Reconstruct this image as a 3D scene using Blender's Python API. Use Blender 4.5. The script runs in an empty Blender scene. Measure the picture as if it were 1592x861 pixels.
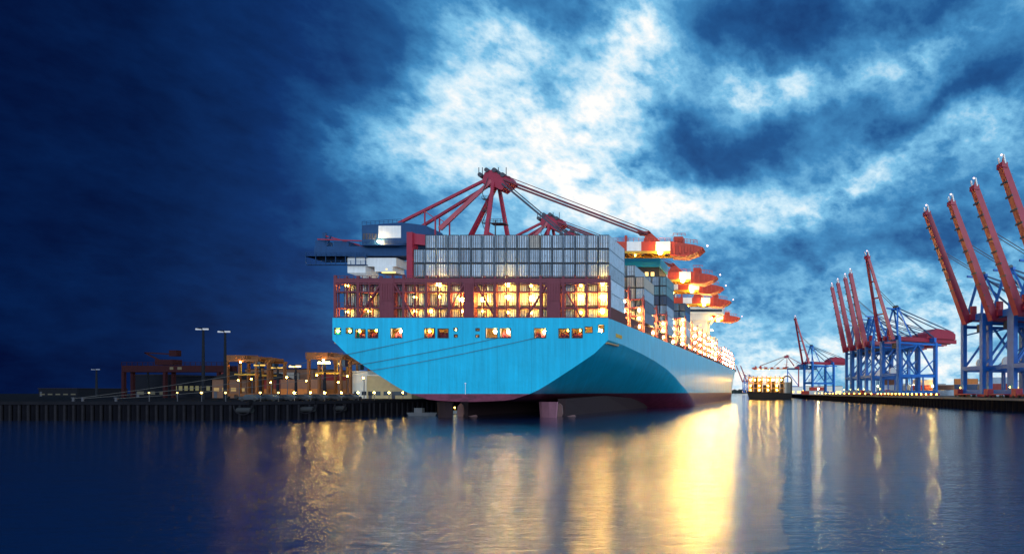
import bpy, math, random
from mathutils import Vector, Matrix
random.seed(7)
R = math.radians
sc = bpy.context.scene
C = sc.collection
# ---------------------------------------------------------------- camera
F = 869.0; PX = 1215.0; HY = 609.0; CAMZ = 5.9
cam_d = bpy.data.cameras.new('camera'); cam = bpy.data.objects.new('camera', cam_d); C.objects.link(cam)
cam.location = (0, 0, CAMZ); cam.rotation_euler = (R(90), 0, 0)
cam_d.sensor_width = 36; cam_d.lens = F/1592*36
cam_d.shift_x = (796-PX)/1592; cam_d.shift_y = (HY-430.5)/1592
cam_d.clip_start = .5; cam_d.clip_end = 20000
sc.camera = cam
# ---------------------------------------------------------------- view
sc.view_settings.view_transform = 'Standard'; sc.view_settings.look = 'None'
sc.view_settings.exposure = 0; sc.view_settings.gamma = 1
# ---------------------------------------------------------------- sun (dim, broad twilight light from behind the viewer)
SUN_EL, SUN_AZ = 7, 150     # azimuth measured clockwise from +Y
sun_d = bpy.data.lights.new('sun', 'SUN'); sun = bpy.data.objects.new('sun', sun_d); C.objects.link(sun)
sun_d.energy = 1.5; sun_d.angle = R(14); sun_d.color = (.78, .90, 1)
sv = Vector((math.sin(R(SUN_AZ))*math.cos(R(SUN_EL)), math.cos(R(SUN_AZ))*math.cos(R(SUN_EL)), math.sin(R(SUN_EL))))
sun.rotation_euler = sv.to_track_quat('Z', 'Y').to_euler()
# ---------------------------------------------------------------- world: dusk sky with broken cloud
W = bpy.data.worlds.new('World'); sc.world = W; W.use_nodes = True
nt = W.node_tree; N = nt.nodes; L = nt.links; N.clear()
class G:
    """tiny node-maths helper"""
    def __init__(s, tree): s.N = tree.nodes; s.L = tree.links
    def put(s, sock, v):
        if hasattr(v, 'links') or hasattr(v, 'is_output'): s.L.new(v, sock)
        else: sock.default_value = v
    def m(s, op, a, b=0.0, c=0.0, clamp=False):
        n = s.N.new('ShaderNodeMath'); n.operation = op; n.use_clamp = clamp
        s.put(n.inputs[0], a); s.put(n.inputs[1], b); s.put(n.inputs[2], c); return n.outputs[0]
    def noise(s, vec, scale, det=6, rough=.55, dist=0, lac=2.0):
        n = s.N.new('ShaderNodeTexNoise'); s.L.new(vec, n.inputs['Vector'])
        n.inputs['Scale'].default_value = scale; n.inputs['Detail'].default_value = det
        n.inputs['Roughness'].default_value = rough; n.inputs['Distortion'].default_value = dist
        n.inputs['Lacunarity'].default_value = lac
        return n.outputs[0]
    def xyz(s, x, y, z):
        n = s.N.new('ShaderNodeCombineXYZ'); s.put(n.inputs[0], x); s.put(n.inputs[1], y); s.put(n.inputs[2], z); return n.outputs[0]
    def sep(s, v):
        n = s.N.new('ShaderNodeSeparateXYZ'); s.L.new(v, n.inputs[0]); return n.outputs
    def ramp(s, f, stops, interp='LINEAR'):
        n = s.N.new('ShaderNodeValToRGB'); s.L.new(f, n.inputs[0]); r = n.color_ramp; r.interpolation = interp
        while len(r.elements) < len(stops): r.elements.new(.5)
        for e, (p, c) in zip(r.elements, stops):
            e.position = p; e.color = (c, c, c, 1) if isinstance(c, (int, float)) else (*c, 1)
        return n.outputs[0]
    def mix(s, f, a, b, mode='MIX'):
        n = s.N.new('ShaderNodeMix'); n.data_type = 'RGBA'; n.blend_type = mode
        s.put(n.inputs[0], f)
        for sk, v in ((n.inputs[6], a), (n.inputs[7], b)):
            if isinstance(v, tuple): sk.default_value = (*v, 1)
            else: s.L.new(v, sk)
        return n.outputs[2]
g = G(nt)
tc = N.new('ShaderNodeTexCoord'); d = tc.outputs['Generated']
dx, dy, dz = g.sep(d)
az = g.m('ARCTAN2', dx, dy); el = g.m('ARCSINE', dz)
e15 = g.m('MULTIPLY', el, 1.5)
Pv = g.xyz(g.m('MULTIPLY_ADD', e15, .42, az), g.m('MULTIPLY_ADD', az, -.38, e15), g.m('MULTIPLY_ADD', az, .31, g.m('MULTIPLY_ADD', e15, .37, 2.37)))
w1 = g.noise(Pv, 3.4, 5, .55); w2 = g.noise(Pv, 8.5, 9, .60, .15); w3 = g.noise(Pv, 19.0, 9, .62)
billow = g.m('SUBTRACT', 1.0, g.m('ABSOLUTE', g.m('MULTIPLY_ADD', g.noise(Pv, 13.0, 7, .60), 2.0, -1.0)))   # puffy tops
wa = g.noise(g.xyz(az, el, 5.0), 5.0, 5, .6); wb = g.noise(g.xyz(az, el, 9.0), 5.0, 5, .6)
A = g.m('ADD', az, g.m('MULTIPLY', g.m('SUBTRACT', wa, .5), .20))
E = g.m('ADD', el, g.m('MULTIPLY', g.m('SUBTRACT', wb, .5), .16))
def sky_pt(x, y):
    u = (x-PX)/F; return math.atan(u), math.atan((HY-y)/F/math.sqrt(1+u*u))
def blob(x, y, sx, sy, amp, tilt=0):
    a0, e0 = sky_pt(x, y); u = (x-PX)/F; ka = F*(1+u*u); ke = F*math.sqrt(1+u*u)
    da = g.m('SUBTRACT', A, a0); de = g.m('SUBTRACT', E, e0)
    if tilt:
        ct, st = math.cos(R(tilt)), math.sin(R(tilt))
        ra = g.m('ADD', g.m('MULTIPLY', da, ct), g.m('MULTIPLY', de, st))
        re = g.m('SUBTRACT', g.m('MULTIPLY', de, ct), g.m('MULTIPLY', da, st))
    else: ra, re = da, de
    q = g.m('ADD', g.m('POWER', g.m('ABSOLUTE', g.m('MULTIPLY', ra, ka/sx)), 2.0), g.m('POWER', g.m('ABSOLUTE', g.m('MULTIPLY', re, ke/sy)), 2.0))
    return g.m('MULTIPLY', g.m('EXPONENT', g.m('MULTIPLY', q, -1.0)), amp*.92)
BLOBS = [ (1420,540,260,75,.14,0), (1010,90,60,60,.10,0), (900,300,140,50,.08,0), # bright openings in the cloud
 (935,180,105,70,.30,0), (735,145,95,75,.22,0), (830,215,120,60,.10,0), (985,50,55,38,.20,20), (1190,140,95,34,.20,-6),
 (1010,315,120,36,.24,10), (820,290,170,60,.20,0), (690,250,80,60,.12,0), (1340,285,120,22,.18,25), (1180,335,110,34,.16,0),
 (1545,205,70,36,.13,0), (1470,480,130,40,.18,10), (1180,590,140,45,.30,0), (1400,430,170,26,.10,8), (1130,480,90,80,.10,0),
 (570,235,70,50,.12,0), (1420,95,110,20,.12,20), (810,75,60,26,.12,10), (1520,590,150,40,.16,0), (640,200,60,60,.06,0),
 # dark cloud banks
 (1170,25,110,42,-.20,-10), (1180,225,170,32,-.20,8), (1480,165,110,24,-.18,20), (1330,385,150,26,-.10,5), (1400,25,160,35,-.14,0),
 (560,40,120,80,-.10,0), (830,10,60,30,-.12,0), (1560,90,80,50,-.08,0), (1560,330,90,50,-.08,0), (865,140,34,30,-.16,0), (1060,210,50,44,-.16,0), (1290,520,120,20,-.08,0), (1060,90,50,50,-.08,0), (900,20,40,30,-.04,0)]
side = g.ramp(g.m('MULTIPLY_ADD', az, 1/6.2832, .5), [(0, 0), (.57, 0), (.62, 1), (.85, 1), (1, 0)])
t = g.m('MULTIPLY_ADD', side, .18, .595)
for b in BLOBS: t = g.m('ADD', t, blob(*b))
# the night side of the sky, towards the left of the view; the afterglow stands behind the viewer
night = g.ramp(g.m('MULTIPLY_ADD', az, 1/6.2832, .5), [(0, 1), (.14, .9), (.23, 0), (.3475, 0), (.364, .04), (.381, .22), (.400, .68), (.425, .98), (.5, 1), (1, 1)])
nightv = g.m('MULTIPLY', night, 1.0)
amp = g.m('MULTIPLY_ADD', nightv, .8, .2)
w4 = g.noise(g.xyz(g.m('MULTIPLY', az, 1.0), g.m('MULTIPLY', el, 3.2), 7.0), 4.0, 6, .6, .6)
low = g.ramp(g.m('MULTIPLY', el, 1.0), [(0, 1), (.12, .75), (.30, .15), (1, 0)])
bright = g.ramp(t, [(.50, 0), (.82, 1)])
nz = g.m('MULTIPLY', g.m('SUBTRACT', w1, .5), .34)
nz = g.m('ADD', nz, g.m('MULTIPLY', g.m('SUBTRACT', w2, .5), g.m('MULTIPLY_ADD', bright, .30, .26)))
nz = g.m('ADD', nz, g.m('MULTIPLY', g.m('SUBTRACT', w3, .5), g.m('MULTIPLY_ADD', bright, .38, .12)))
nz = g.m('ADD', nz, g.m('MULTIPLY', g.m('SUBTRACT', billow, .80), g.m('MULTIPLY_ADD', bright, .42, .10)))
nz = g.m('ADD', nz, g.m('MULTIPLY', g.m('SUBTRACT', w4, .5), g.m('MULTIPLY', low, .65)))
t = g.m('ADD', t, g.m('MULTIPLY', nz, amp))
t = g.m('SUBTRACT', t, g.m('MULTIPLY', g.m('SUBTRACT', 1.0, nightv), .40))
cloud = g.ramp(t, [(0, (.0004,.0012,.010)), (.17, (.0008,.0035,.030)), (.33, (.003,.030,.145)), (.47, (.012,.092,.28)), (.60, (.052,.25,.52)), (.73, (.20,.52,.79)), (.87, (.60,.82,.95)), (1.0, (1,.99,.97))])
back = g.ramp(g.m('ABSOLUTE', g.m('MULTIPLY', az, 1/3.1416)), [(0, 0), (.55, 0), (.8, 1), (1, 1)])
col = g.mix(back, cloud, (.62, .86, 1.15))
nish = N.new('ShaderNodeTexSky'); nish.sky_type = 'NISHITA'; nish.sun_disc = False
nish.sun_elevation = R(SUN_EL); nish.sun_rotation = R(SUN_AZ)
nmul = g.mix(1.0, g.mix(nightv, (0, 0, 0), nish.outputs[0]), (.006, .006, .006), 'MULTIPLY')
tot = g.mix(1.0, col, nmul, 'ADD')
bg = N.new('ShaderNodeBackground'); L.new(tot, bg.inputs[0]); bg.inputs[1].default_value = 1.0
wo = N.new('ShaderNodeOutputWorld'); L.new(bg.outputs[0], wo.inputs[0])

# ================================================================ materials
MATS = {}
def mat(name, col, rough=.6, metal=0, var=.25, scale=.6, spec=.4, emit=None, es=0, streak=0, bump=0, coat=0):
    if name in MATS: return MATS[name]
    m = bpy.data.materials.new(name); m.use_nodes = True; t = m.node_tree; b = t.nodes['Principled BSDF']; gg = G(t)
    b.inputs['Roughness'].default_value = rough; b.inputs['Metallic'].default_value = metal
    b.inputs['Specular IOR Level'].default_value = spec; b.inputs['Coat Weight'].default_value = coat; b.inputs['Coat Roughness'].default_value = .2
    ge = t.nodes.new('ShaderNodeNewGeometry'); x, y, z = gg.sep(ge.outputs['Position'])
    n1 = gg.noise(ge.outputs['Position'], scale, 5, .6)
    f = gg.m('MULTIPLY_ADD', gg.m('SUBTRACT', n1, .5), 2*var, 1.0)
    if streak:
        n2 = gg.noise(gg.xyz(gg.m('ADD', x, y), gg.m('MULTIPLY', y, .3), gg.m('MULTIPLY', z, .06)), 1.6, 5, .7)
        f = gg.m('MULTIPLY', f, gg.m('MULTIPLY_ADD', gg.m('SUBTRACT', n2, .5), 2*streak, 1.0))
    L2 = t.links; c = gg.mix(1.0, tuple(col), gg.xyz(f, f, f), 'MULTIPLY'); L2.new(c, b.inputs['Base Color'])
    if bump:
        bn = t.nodes.new('ShaderNodeBump'); bn.inputs['Distance'].default_value = bump; L2.new(n1, bn.inputs['Height']); L2.new(bn.outputs[0], b.inputs['Normal'])
    if emit: b.inputs['Emission Color'].default_value = (*emit, 1); b.inputs['Emission Strength'].default_value = es
    MATS[name] = m; return m
def lampmat(name, col, s): return mat(name, (.04,.04,.04), emit=col, es=s, var=0)

def hull_paint():
    m = bpy.data.materials.new('hull paint'); m.use_nodes = True; t = m.node_tree; b = t.nodes['Principled BSDF']; gg = G(t)
    ge = t.nodes.new('ShaderNodeNewGeometry'); x, y, z = gg.sep(ge.outputs['Position'])
    st = gg.noise(gg.xyz(gg.m('ADD', x, gg.m('MULTIPLY', y, .5)), 0.0, gg.m('MULTIPLY', z, .05)), 1.1, 6, .75)
    bl = gg.noise(ge.outputs['Position'], .12, 5, .6)
    pan = gg.m('FRACT', gg.m('MULTIPLY', gg.m('ADD', x, y), 1/7.3))
    seam = gg.m('MULTIPLY', gg.m('LESS_THAN', pan, .016), .16)
    panz = gg.m('LESS_THAN', gg.m('FRACT', gg.m('MULTIPLY', z, 1/3.4)), .02)
    f = gg.m('ADD', .95, gg.m('MULTIPLY', gg.m('SUBTRACT', st, .5), .85)); f = gg.m('ADD', f, gg.m('MULTIPLY', gg.m('SUBTRACT', bl, .5), .45))
    f = gg.m('SUBTRACT', f, seam); f = gg.m('SUBTRACT', f, gg.m('MULTIPLY', panz, .05))
    blue = gg.mix(1.0, (.001, .43, .67), gg.xyz(f, f, f), 'MULTIPLY')
    scuff = gg.ramp(gg.noise(gg.xyz(x, y, gg.m('MULTIPLY', z, 2.5)), .5, 8, .7), [(.30, .35), (.55, 1.15), (.8, 1.4)])
    red = gg.mix(1.0, (.14, .022, .048), scuff, 'MULTIPLY')
    isred = gg.m('LESS_THAN', z, 5.5)
    c = gg.mix(isred, blue, red)
    rust = gg.ramp(gg.noise(gg.xyz(gg.m('ADD', x, y), y, gg.m('MULTIPLY', z, .15)), .9, 8, .75), [(.66, 0), (.74, .55)])
    c = gg.mix(rust, c, (.13, .07, .045))
    t.links.new(c, b.inputs['Base Color']); b.inputs['Roughness'].default_value = .30; b.inputs['Specular IOR Level'].default_value = .38
    bn = t.nodes.new('ShaderNodeBump'); bn.inputs['Distance'].default_value = .12; bn.inputs['Strength'].default_value = .7
    t.links.new(gg.noise(ge.outputs['Position'], .38, 4, .6), bn.inputs['Height']); t.links.new(bn.outputs[0], b.inputs['Normal'])
    return m
HULL = hull_paint()
def container_mat(name, col):
    if name in MATS: return MATS[name]
    m = bpy.data.materials.new(name); m.use_nodes = True; t = m.node_tree; b = t.nodes['Principled BSDF']; gg = G(t)
    ge = t.nodes.new('ShaderNodeNewGeometry'); oi = t.nodes.new('ShaderNodeObjectInfo')
    x, y, z = gg.sep(ge.outputs['Position'])
    off = gg.m('MULTIPLY', oi.outputs['Random'], 50.0)
    n = gg.noise(gg.xyz(gg.m('ADD', x, off), y, gg.m('MULTIPLY', z, .4)), 1.1, 8, .75)
    spots = gg.ramp(gg.noise(gg.xyz(gg.m('ADD', x, off), gg.m('MULTIPLY', y, .6), z), 1.7, 8, .75), [(.57, 0), (.66, .8)])
    f = gg.m('MULTIPLY_ADD', gg.m('SUBTRACT', n, .5), .95, gg.m('MULTIPLY_ADD', oi.outputs['Random'], .40, .80))
    c = gg.mix(1.0, col, gg.xyz(f, f, f), 'MULTIPLY'); c = gg.mix(spots, c, (.10, .08, .07))
    t.links.new(c, b.inputs['Base Color']); b.inputs['Roughness'].default_value = .5
    MATS[name] = m; return m
BLUE = mat('crane blue', (.003, .13, .50), .5, var=.28, streak=.22, spec=.5)
DBLUE = mat('old crane blue', (.005, .045, .14), .5, var=.3, streak=.25)
RED = mat('crane red', (.30, .018, .045), .45, var=.28, streak=.22)
ORED = mat('boom orange red', (.46, .05, .025), .45, var=.25, streak=.2)
WHITE = mat('white paint', (.72, .72, .72), .5, var=.15, streak=.2)
STEEL = mat('dark steel', (.055, .055, .07), .5, var=.4)
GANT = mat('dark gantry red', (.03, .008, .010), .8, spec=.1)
MASTM = mat('dark mast paint', (.012, .014, .02), .8, spec=.1)
MAROON = mat('lashing bridge maroon', (.15, .028, .042), .5, var=.3, streak=.3)
CABLE = mat('steel cable', (.05, .05, .075), .5)
CONC = mat('quay concrete', (.16, .155, .15), .85, var=.35, scale=.35, bump=.03)
WALLM = mat('sheet pile wall', (.006, .006, .009), .95, spec=.03, var=.5, scale=.5, streak=.4)
LCONC = mat('shade-darkened concrete', (.012, .012, .016), .95, spec=.03, var=.4, scale=.35)  # left coping; dimness of that side is in the base colour
PILEM = mat('weathered pile timber', (.016, .015, .019), .95, spec=.05, var=.5, scale=.9, streak=.4)
ASPH = mat('yard asphalt', (.045, .045, .05), .8, var=.4, scale=.2)
GLASS = mat('dark glass', (.02, .03, .04), .1, spec=.8)
CREAM = mat('cream deckhouse paint', (.72, .68, .58), .5, var=.15, streak=.15)
ROPE = mat('rope', (.10, .09, .085), .9)
RUBBER = mat('rubber', (.02, .02, .022), .7)
YELLOW = mat('yellow paint', (.55, .30, .03), .5, var=.2)
BRICK = mat('brick wall', (.16, .075, .045), .85, var=.3, scale=1.5)
ROOFM = mat('dark roofing', (.02, .018, .02), .9, spec=.05)
CYANP = mat('funnel blue paint', (.004, .28, .46), .4, var=.15)
BLACKP = mat('black paint', (.02, .022, .028), .5)
WARM = (1, .54, .06)
LAMP = lampmat('sodium deck lamp', WARM, 150)
LAMPB = lampmat('strong sodium flood', (1, .56, .07), 340)
LAMPW = lampmat('white flood', (1, .68, .25), 330)
LAMPS = lampmat('ship side lamp', (1, .62, .15), 640)
LAMPQ = lampmat('quay edge lamp', (1, .55, .06), 26)
LAMPD = lampmat('dim quay lamp', (1, .62, .12), 9)
LAMPM = lampmat('dim mast flood', (1, .58, .10), 1.2)
LAMPP = lampmat('pink beacon', (1, .55, .62), 4)
LITWIN = lampmat('lit window', (1, .66, .2), 2.2)
LITDIM = lampmat('dim lit window', (1, .62, .16), .35)
CONT = {k: container_mat(k+' container paint', v) for k, v in dict(grey=(.34,.44,.55), white=(.42,.52,.63), slate=(.13,.17,.24), navy=(.025,.05,.11),
        beige=(.42,.37,.32), teal=(.14,.30,.36), blue=(.02,.12,.30), red=(.30,.03,.03), brown=(.22,.10,.06), silver=(.26,.34,.44), orange=(.5,.16,.03)).items()}

# ================================================================ mesh helpers
ORG = {}
class MB:
    def __init__(s): s.v = []; s.f = []; s.mi = []
    def poly(s, pts, faces, mi=0):
        b = len(s.v); s.v += [tuple(p) for p in pts]; s.f += [tuple(b+i for i in f) for f in faces]; s.mi += [mi]*len(faces); return s
    def box(s, x0, x1, y0, y1, z0, z1, mi=0):
        p = [(x, y, z) for z in (z0, z1) for x, y in ((x0,y0),(x1,y0),(x1,y1),(x0,y1))]
        return s.poly(p, [(0,3,2,1),(4,5,6,7),(0,1,5,4),(1,2,6,5),(2,3,7,6),(3,0,4,7)], mi)
    def beam(s, p, q, w, h=None, mi=0, w2=None, h2=None):
        p = Vector(p); q = Vector(q); h = h or w; w2 = w2 or w; h2 = h2 or h; dd = (q-p).normalized()
        up = Vector((0,0,1)) if abs(dd.z) < .97 else Vector((1,0,0))
        a = dd.cross(up).normalized(); b = a.cross(dd).normalized(); pts = []
        for c, ww, hh in ((p, w, h), (q, w2, h2)):
            for i, j in ((-1,-1),(1,-1),(1,1),(-1,1)): pts.append(c+a*i*ww/2+b*j*hh/2)
        return s.poly(pts, [(0,3,2,1),(4,5,6,7),(0,1,5,4),(1,2,6,5),(2,3,7,6),(3,0,4,7)], mi)
    def tube(s, p, q, r, n=8, r2=None, mi=0):
        p = Vector(p); q = Vector(q); r2 = r if r2 is None else r2; dd = (q-p).normalized()
        up = Vector((0,0,1)) if abs(dd.z) < .97 else Vector((1,0,0))
        a = dd.cross(up).normalized(); b = a.cross(dd); pts = []
        for c, rr in ((p, r), (q, r2)):
            for i in range(n):
                th = 2*math.pi*i/n; pts.append(c+a*math.cos(th)*rr+b*math.sin(th)*rr)
        fs = [(i, (i+1) % n, n+(i+1) % n, n+i) for i in range(n)]+[tuple(range(n))[::-1], tuple(range(n, 2*n))]
        return s.poly(pts, fs, mi)
    def path(s, pts, r, n=6, mi=0):
        for a, b in zip(pts[:-1], pts[1:]): s.tube(a, b, r, n, mi=mi)
        return s
    def ball(s, c, r, mi=0, n=8, k=5, sz=1):
        pts = []; fs = []
        for j in range(k+1):
            ph = math.pi*j/k
            for i in range(n):
                th = 2*math.pi*i/n; pts.append((c[0]+r*math.sin(ph)*math.cos(th), c[1]+r*math.sin(ph)*math.sin(th), c[2]+sz*r*math.cos(ph)))
        for j in range(k):
            for i in range(n): fs.append((j*n+i, (j+1)*n+i, (j+1)*n+(i+1) % n, j*n+(i+1) % n))
        return s.poly(pts, fs, mi)
    def rail(s, p, q, h=1.1, n=6, r=.05, mi=0):
        p = Vector(p); q = Vector(q); u = Vector((0,0,h))
        s.beam(p+u, q+u, r*2, mi=mi); s.beam(p+u*.5, q+u*.5, r*1.4, mi=mi)
        for i in range(n+1): c = p.lerp(q, i/n); s.beam(c, c+u, r*2, mi=mi)
        return s
    def build(s, name, mats, parent=None, smooth=False, world=False, loc=None):
        if not isinstance(mats, (list, tuple)): mats = [mats]
        me = bpy.data.meshes.new(name); o0 = Vector((0,0,0))
        if world and parent is not None: o0 = ORG[parent.name]
        if loc is not None and parent is None: o0 = Vector(loc)
        me.from_pydata([tuple(Vector(v)-o0) for v in s.v], [], s.f)
        for m in mats: me.materials.append(m)
        me.polygons.foreach_set('material_index', s.mi)
        if smooth: me.polygons.foreach_set('use_smooth', [True]*len(s.f))
        me.update(); o = bpy.data.objects.new(name, me); C.objects.link(o)
        if parent is not None: o.parent = parent; ORG[o.name] = ORG[parent.name]
        else: o.location = o0; ORG[o.name] = o0.copy()
        return o
def tag(o, label=None, cat=None, group=None, kind=None):
    if label: o['label'] = label
    if cat: o['category'] = cat
    if group: o['group'] = group
    if kind: o['kind'] = kind
    return o
def thing(name, label, cat, loc=(0,0,0), rz=0, group=None):
    o = bpy.data.objects.new(name, None); C.objects.link(o); o.location = loc; o.rotation_euler.z = rz
    o.empty_display_size = .5; ORG[o.name] = Vector(loc); return tag(o, label, cat, group)
def copy_tree(o, parent=None):
    c = o.copy(); C.objects.link(c)
    if parent is not None: c.parent = parent
    for ch in list(o.children): copy_tree(ch, c)
    return c
def place(root, loc, rz, label, group=None, scale=None):
    c = copy_tree(root); c.location = loc; c.rotation_euler.z = rz; c['label'] = label
    if group: c['group'] = group
    if scale: c.scale = (scale,)*3
    return c
def at(x, Y, z=None, y=None):
    X = (x-PX)/F*Y
    if y is not None: z = CAMZ+(HY-y)*Y/F
    return Vector((X, Y, z))
ORD = ['first','second','third','fourth','fifth','sixth','seventh','eighth','ninth','tenth','eleventh','twelfth','thirteenth','fourteenth','fifteenth','sixteenth','seventeenth','eighteenth','nineteenth','twentieth','twenty-first','twenty-second','twenty-third']

# ================================================================ water
def water_mat():
    m = bpy.data.materials.new('harbour water'); m.use_nodes = True; t = m.node_tree; b = t.nodes['Principled BSDF']; gg = G(t)
    b.inputs['Base Color'].default_value = (.002, .021, .075, 1); b.inputs['Roughness'].default_value = .06; b.inputs['IOR'].default_value = 1.95
    ge = t.nodes.new('ShaderNodeNewGeometry'); x, y, z = gg.sep(ge.outputs['Position'])
    a = gg.noise(gg.xyz(x, gg.m('MULTIPLY', y, 2.5), 0.0), .12, 3, .5, .3)
    c = gg.noise(gg.xyz(gg.m('MULTIPLY', x, .30), gg.m('MULTIPLY', y, 1.5), 4.0), 1.0, 4, .6, .9)
    e = gg.noise(gg.xyz(gg.m('MULTIPLY', x, .42), gg.m('MULTIPLY', y, 1.5), 9.0), 3.8, 3, .6, 1.3)
    h = gg.m('ADD', gg.m('MULTIPLY', a, .15), gg.m('ADD', gg.m('MULTIPLY', c, .085), gg.m('MULTIPLY', e, .042)))
    bn = t.nodes.new('ShaderNodeBump'); bn.inputs['Distance'].default_value = 1.0; bn.inputs['Strength'].default_value = .55
    t.links.new(h, bn.inputs['Height']); t.links.new(bn.outputs[0], b.inputs['Normal'])
    return m
w = MB(); w.poly([(-3000,-300,0),(3000,-300,0),(3000,9000,0),(-3000,9000,0)], [(0,1,2,3)])
tag(w.build('water', water_mat()), kind='structure')

# ================================================================ quays
QZ = 3.9
LEDGE = [(-330,118),(-163,116),(-108,114),(-102,122),(-98.2,134),(-97.7,240),(-97.7,620)]
REDGE = [(108,40),(88,100),(69.5,173),(52,288),(36.5,370),(20,500),(8,640),(-8,760),(-30,980)]
def quay(edge, side, far, m, label_name):
    b = MB(); n = len(edge)
    far_pts = [(far, y) for x, y in edge] if side > 0 else None
    if side > 0: outer = [(far, y) for x, y in edge]
    else: outer = [(-330, 119.0+i*.5) if i < 1 else (-330-i*60, 420) for i in range(n)]
    if side > 0:
        pts = [(x, y, QZ) for x, y in edge]+[(x, y, QZ) for x, y in outer]
        fs = [(i, n+i, n+i+1, i+1) for i in range(n-1)]
        b.poly(pts, fs)
    else:
        poly = [(x, y, QZ) for x, y in edge]+[(-97.7, 900, QZ), (-900, 900, QZ), (-900, 130, QZ)]
        b.poly(poly, [tuple(range(len(poly)))])
    return tag(b.build(label_name, m), kind='structure')
quay(REDGE, 1, 700, ASPH, 'quay')
quay(LEDGE, -1, -900, mat('shade-darkened yard', (.008,.008,.011), .95, spec=.03, var=.4, scale=.2), 'quay')  # left yard ground is coloured darker to stand for the dim side
def offset_run(edge, w_):
    out = []
    for (x0, y0), (x1, y1) in zip(edge[:-1], edge[1:]): out.append(((x0, y0), (x1, y1)))
    return out
def wall(edge, label, side, rib, pile_pred):
    root = thing('quay_wall', label, 'quay wall', (*edge[1], 0))
    b = MB(); cap = MB(); piles = []
    for (x0, y0), (x1, y1) in zip(edge[:-1], edge[1:]):
        d_ = Vector((x1-x0, y1-y0, 0)); Ln = d_.length; d_.normalize(); nn = Vector((d_.y, -d_.x, 0))*side   # towards water
        kn = int(Ln/rib)+1
        # corrugated sheet piling
        for i in range(kn):
            s0, s1 = Ln*i/kn, Ln*(i+1)/kn; p = Vector((x0, y0, 0))
            q = [p+d_*s0, p+d_*(s0+(s1-s0)*.3)+nn*.35, p+d_*(s0+(s1-s0)*.7)+nn*.35, p+d_*s1]
            for a_, c_ in zip(q[:-1], q[1:]):
                b.poly([(a_.x, a_.y, -3), (c_.x, c_.y, -3), (c_.x, c_.y, QZ-.55), (a_.x, a_.y, QZ-.55)], [(0,1,2,3)])
            if pile_pred and pile_pred(p+d_*s0) and i % 2 == 0: piles.append(p+d_*s0+nn*.55)
        a_ = Vector((x0, y0, QZ-.28)); c_ = Vector((x1, y1, QZ-.28))
        cap.beam(a_+nn*.1, c_+nn*.1, 1.1, .66)
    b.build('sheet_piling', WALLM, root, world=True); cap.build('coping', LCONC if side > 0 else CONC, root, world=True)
    for p in piles[:95]:
        MB().tube((p.x, p.y, -2), (p.x, p.y, QZ-.7), .24, 6).build('fender_pile', PILEM, root, world=True)
    return root
wall(LEDGE, 'dark sheet pile quay wall with pale timber piles, left of the blue ship', 1, 1.0, lambda p: p.x > -185 and p.y < 175)
wall(REDGE, 'long low quay wall with pale coping below the blue cranes on the right', -1, 3.0, None)

# far shore
b = MB(); 
for x0, x1, y, h in ((-2600,2600,2600,4),): b.box(x0, x1, y, y+600, -1, h)
tag(b.build('far_shore', mat('far shore earth', (.02,.03,.035), .9)), kind='structure')
b = MB(); rr = random.Random(5)
for i in range(700):
    x = rr.uniform(-2500, 2500); r_ = rr.uniform(5, 14); b.ball((x, 2600+rr.uniform(0, 60), 4+r_*.35), r_, n=6, k=4, sz=rr.uniform(.5, 1.0))
tag(b.build('far_trees', mat('far foliage', (.02,.035,.03), .9)), kind='stuff', label='distant wood along the far shore on the horizon', cat='trees')

# ================================================================ THE CONTAINER SHIP
SX = -66.25; TY = 119.0; HB = 29.35
ship = thing('container_ship', 'huge cyan blue container ship moored stern towards the viewer with maroon underbody', 'ship', (SX, TY, 0))
def lerp_tab(tab, v):
    if v <= tab[0][0]: return tab[0][1]
    for (a, fa), (b_, fb) in zip(tab[:-1], tab[1:]):
        if v <= b_: return fa+(fb-fa)*(v-a)/(b_-a)
    return tab[-1][1]
KN = [(119,16.95),(122,16.95),(130.5,16.8),(147,16.0),(163,14.9),(179.6,13.2),(195,10.8),(216,6.6),(243,.2),(262,-6),(300,-8),(600,-8)]
ZB = [(119,3.8),(140,3.5),(165,2.7),(190,1.1),(205,-.6),(220,-4),(250,-12),(600,-12)]
PE = [(119,1.08),(180,1.08),(200,1.25),(216,1.5),(243,2.2),(300,8),(600,8)]
DECK = [(119,21.65),(459,23.2),(480,24),(500,28),(530,29)]
def half_deck(Y):
    if Y < 430: return HB
    s = min(1, (Y-430)/92); return HB*math.sqrt(max(0, 1-s**2.3))
def half_wl(Y):
    if Y < 395: return HB
    s = min(1, (Y-395)/118); return HB*math.sqrt(max(0, 1-s**1.8))
stations = [119,122,126,130.5,136,142,147,155,163,171,179.6,187,195,205,216,225,234,243,262,300,350,395,410,425,440,452,464,476,488,498,507,514,519,522]
NS = 22
P0 = [(0,1),(.1,.955),(.22,.90),(.454,.745),(.70,.575),(.80,.50),(.869,.435),(.93,.35),(.969,.30),(.99,.18),(1,0)]
def section(Y):
    zd = lerp_tab(DECK, Y); zk = lerp_tab(KN, Y); zb = lerp_tab(ZB, Y); p = lerp_tab(PE, Y)
    hd, hw = half_deck(Y), half_wl(Y); pts = []
    def hh(z): 
        f = max(0, min(1, z/zd)); return hw+(hd-hw)*f**1.4
    for i in range(5): z = zd+(zk-zd)*i/4; pts.append((hh(max(0, z)), z))
    for i in range(1, NS+1):
        s = (i/NS)
        s = 1-(1-s)**1.6
        bl = max(0, min(1, (Y-119)/80))
        z = zk+(zb-zk)*s; pts.append((hh(max(0, z))*((1-bl)*lerp_tab(P0, s)+bl*math.sqrt(max(0, 1-s**p))), z))
    return pts
hb = MB(); secs = [section(Y) for Y in stations]; npt = len(secs[0])
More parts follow.
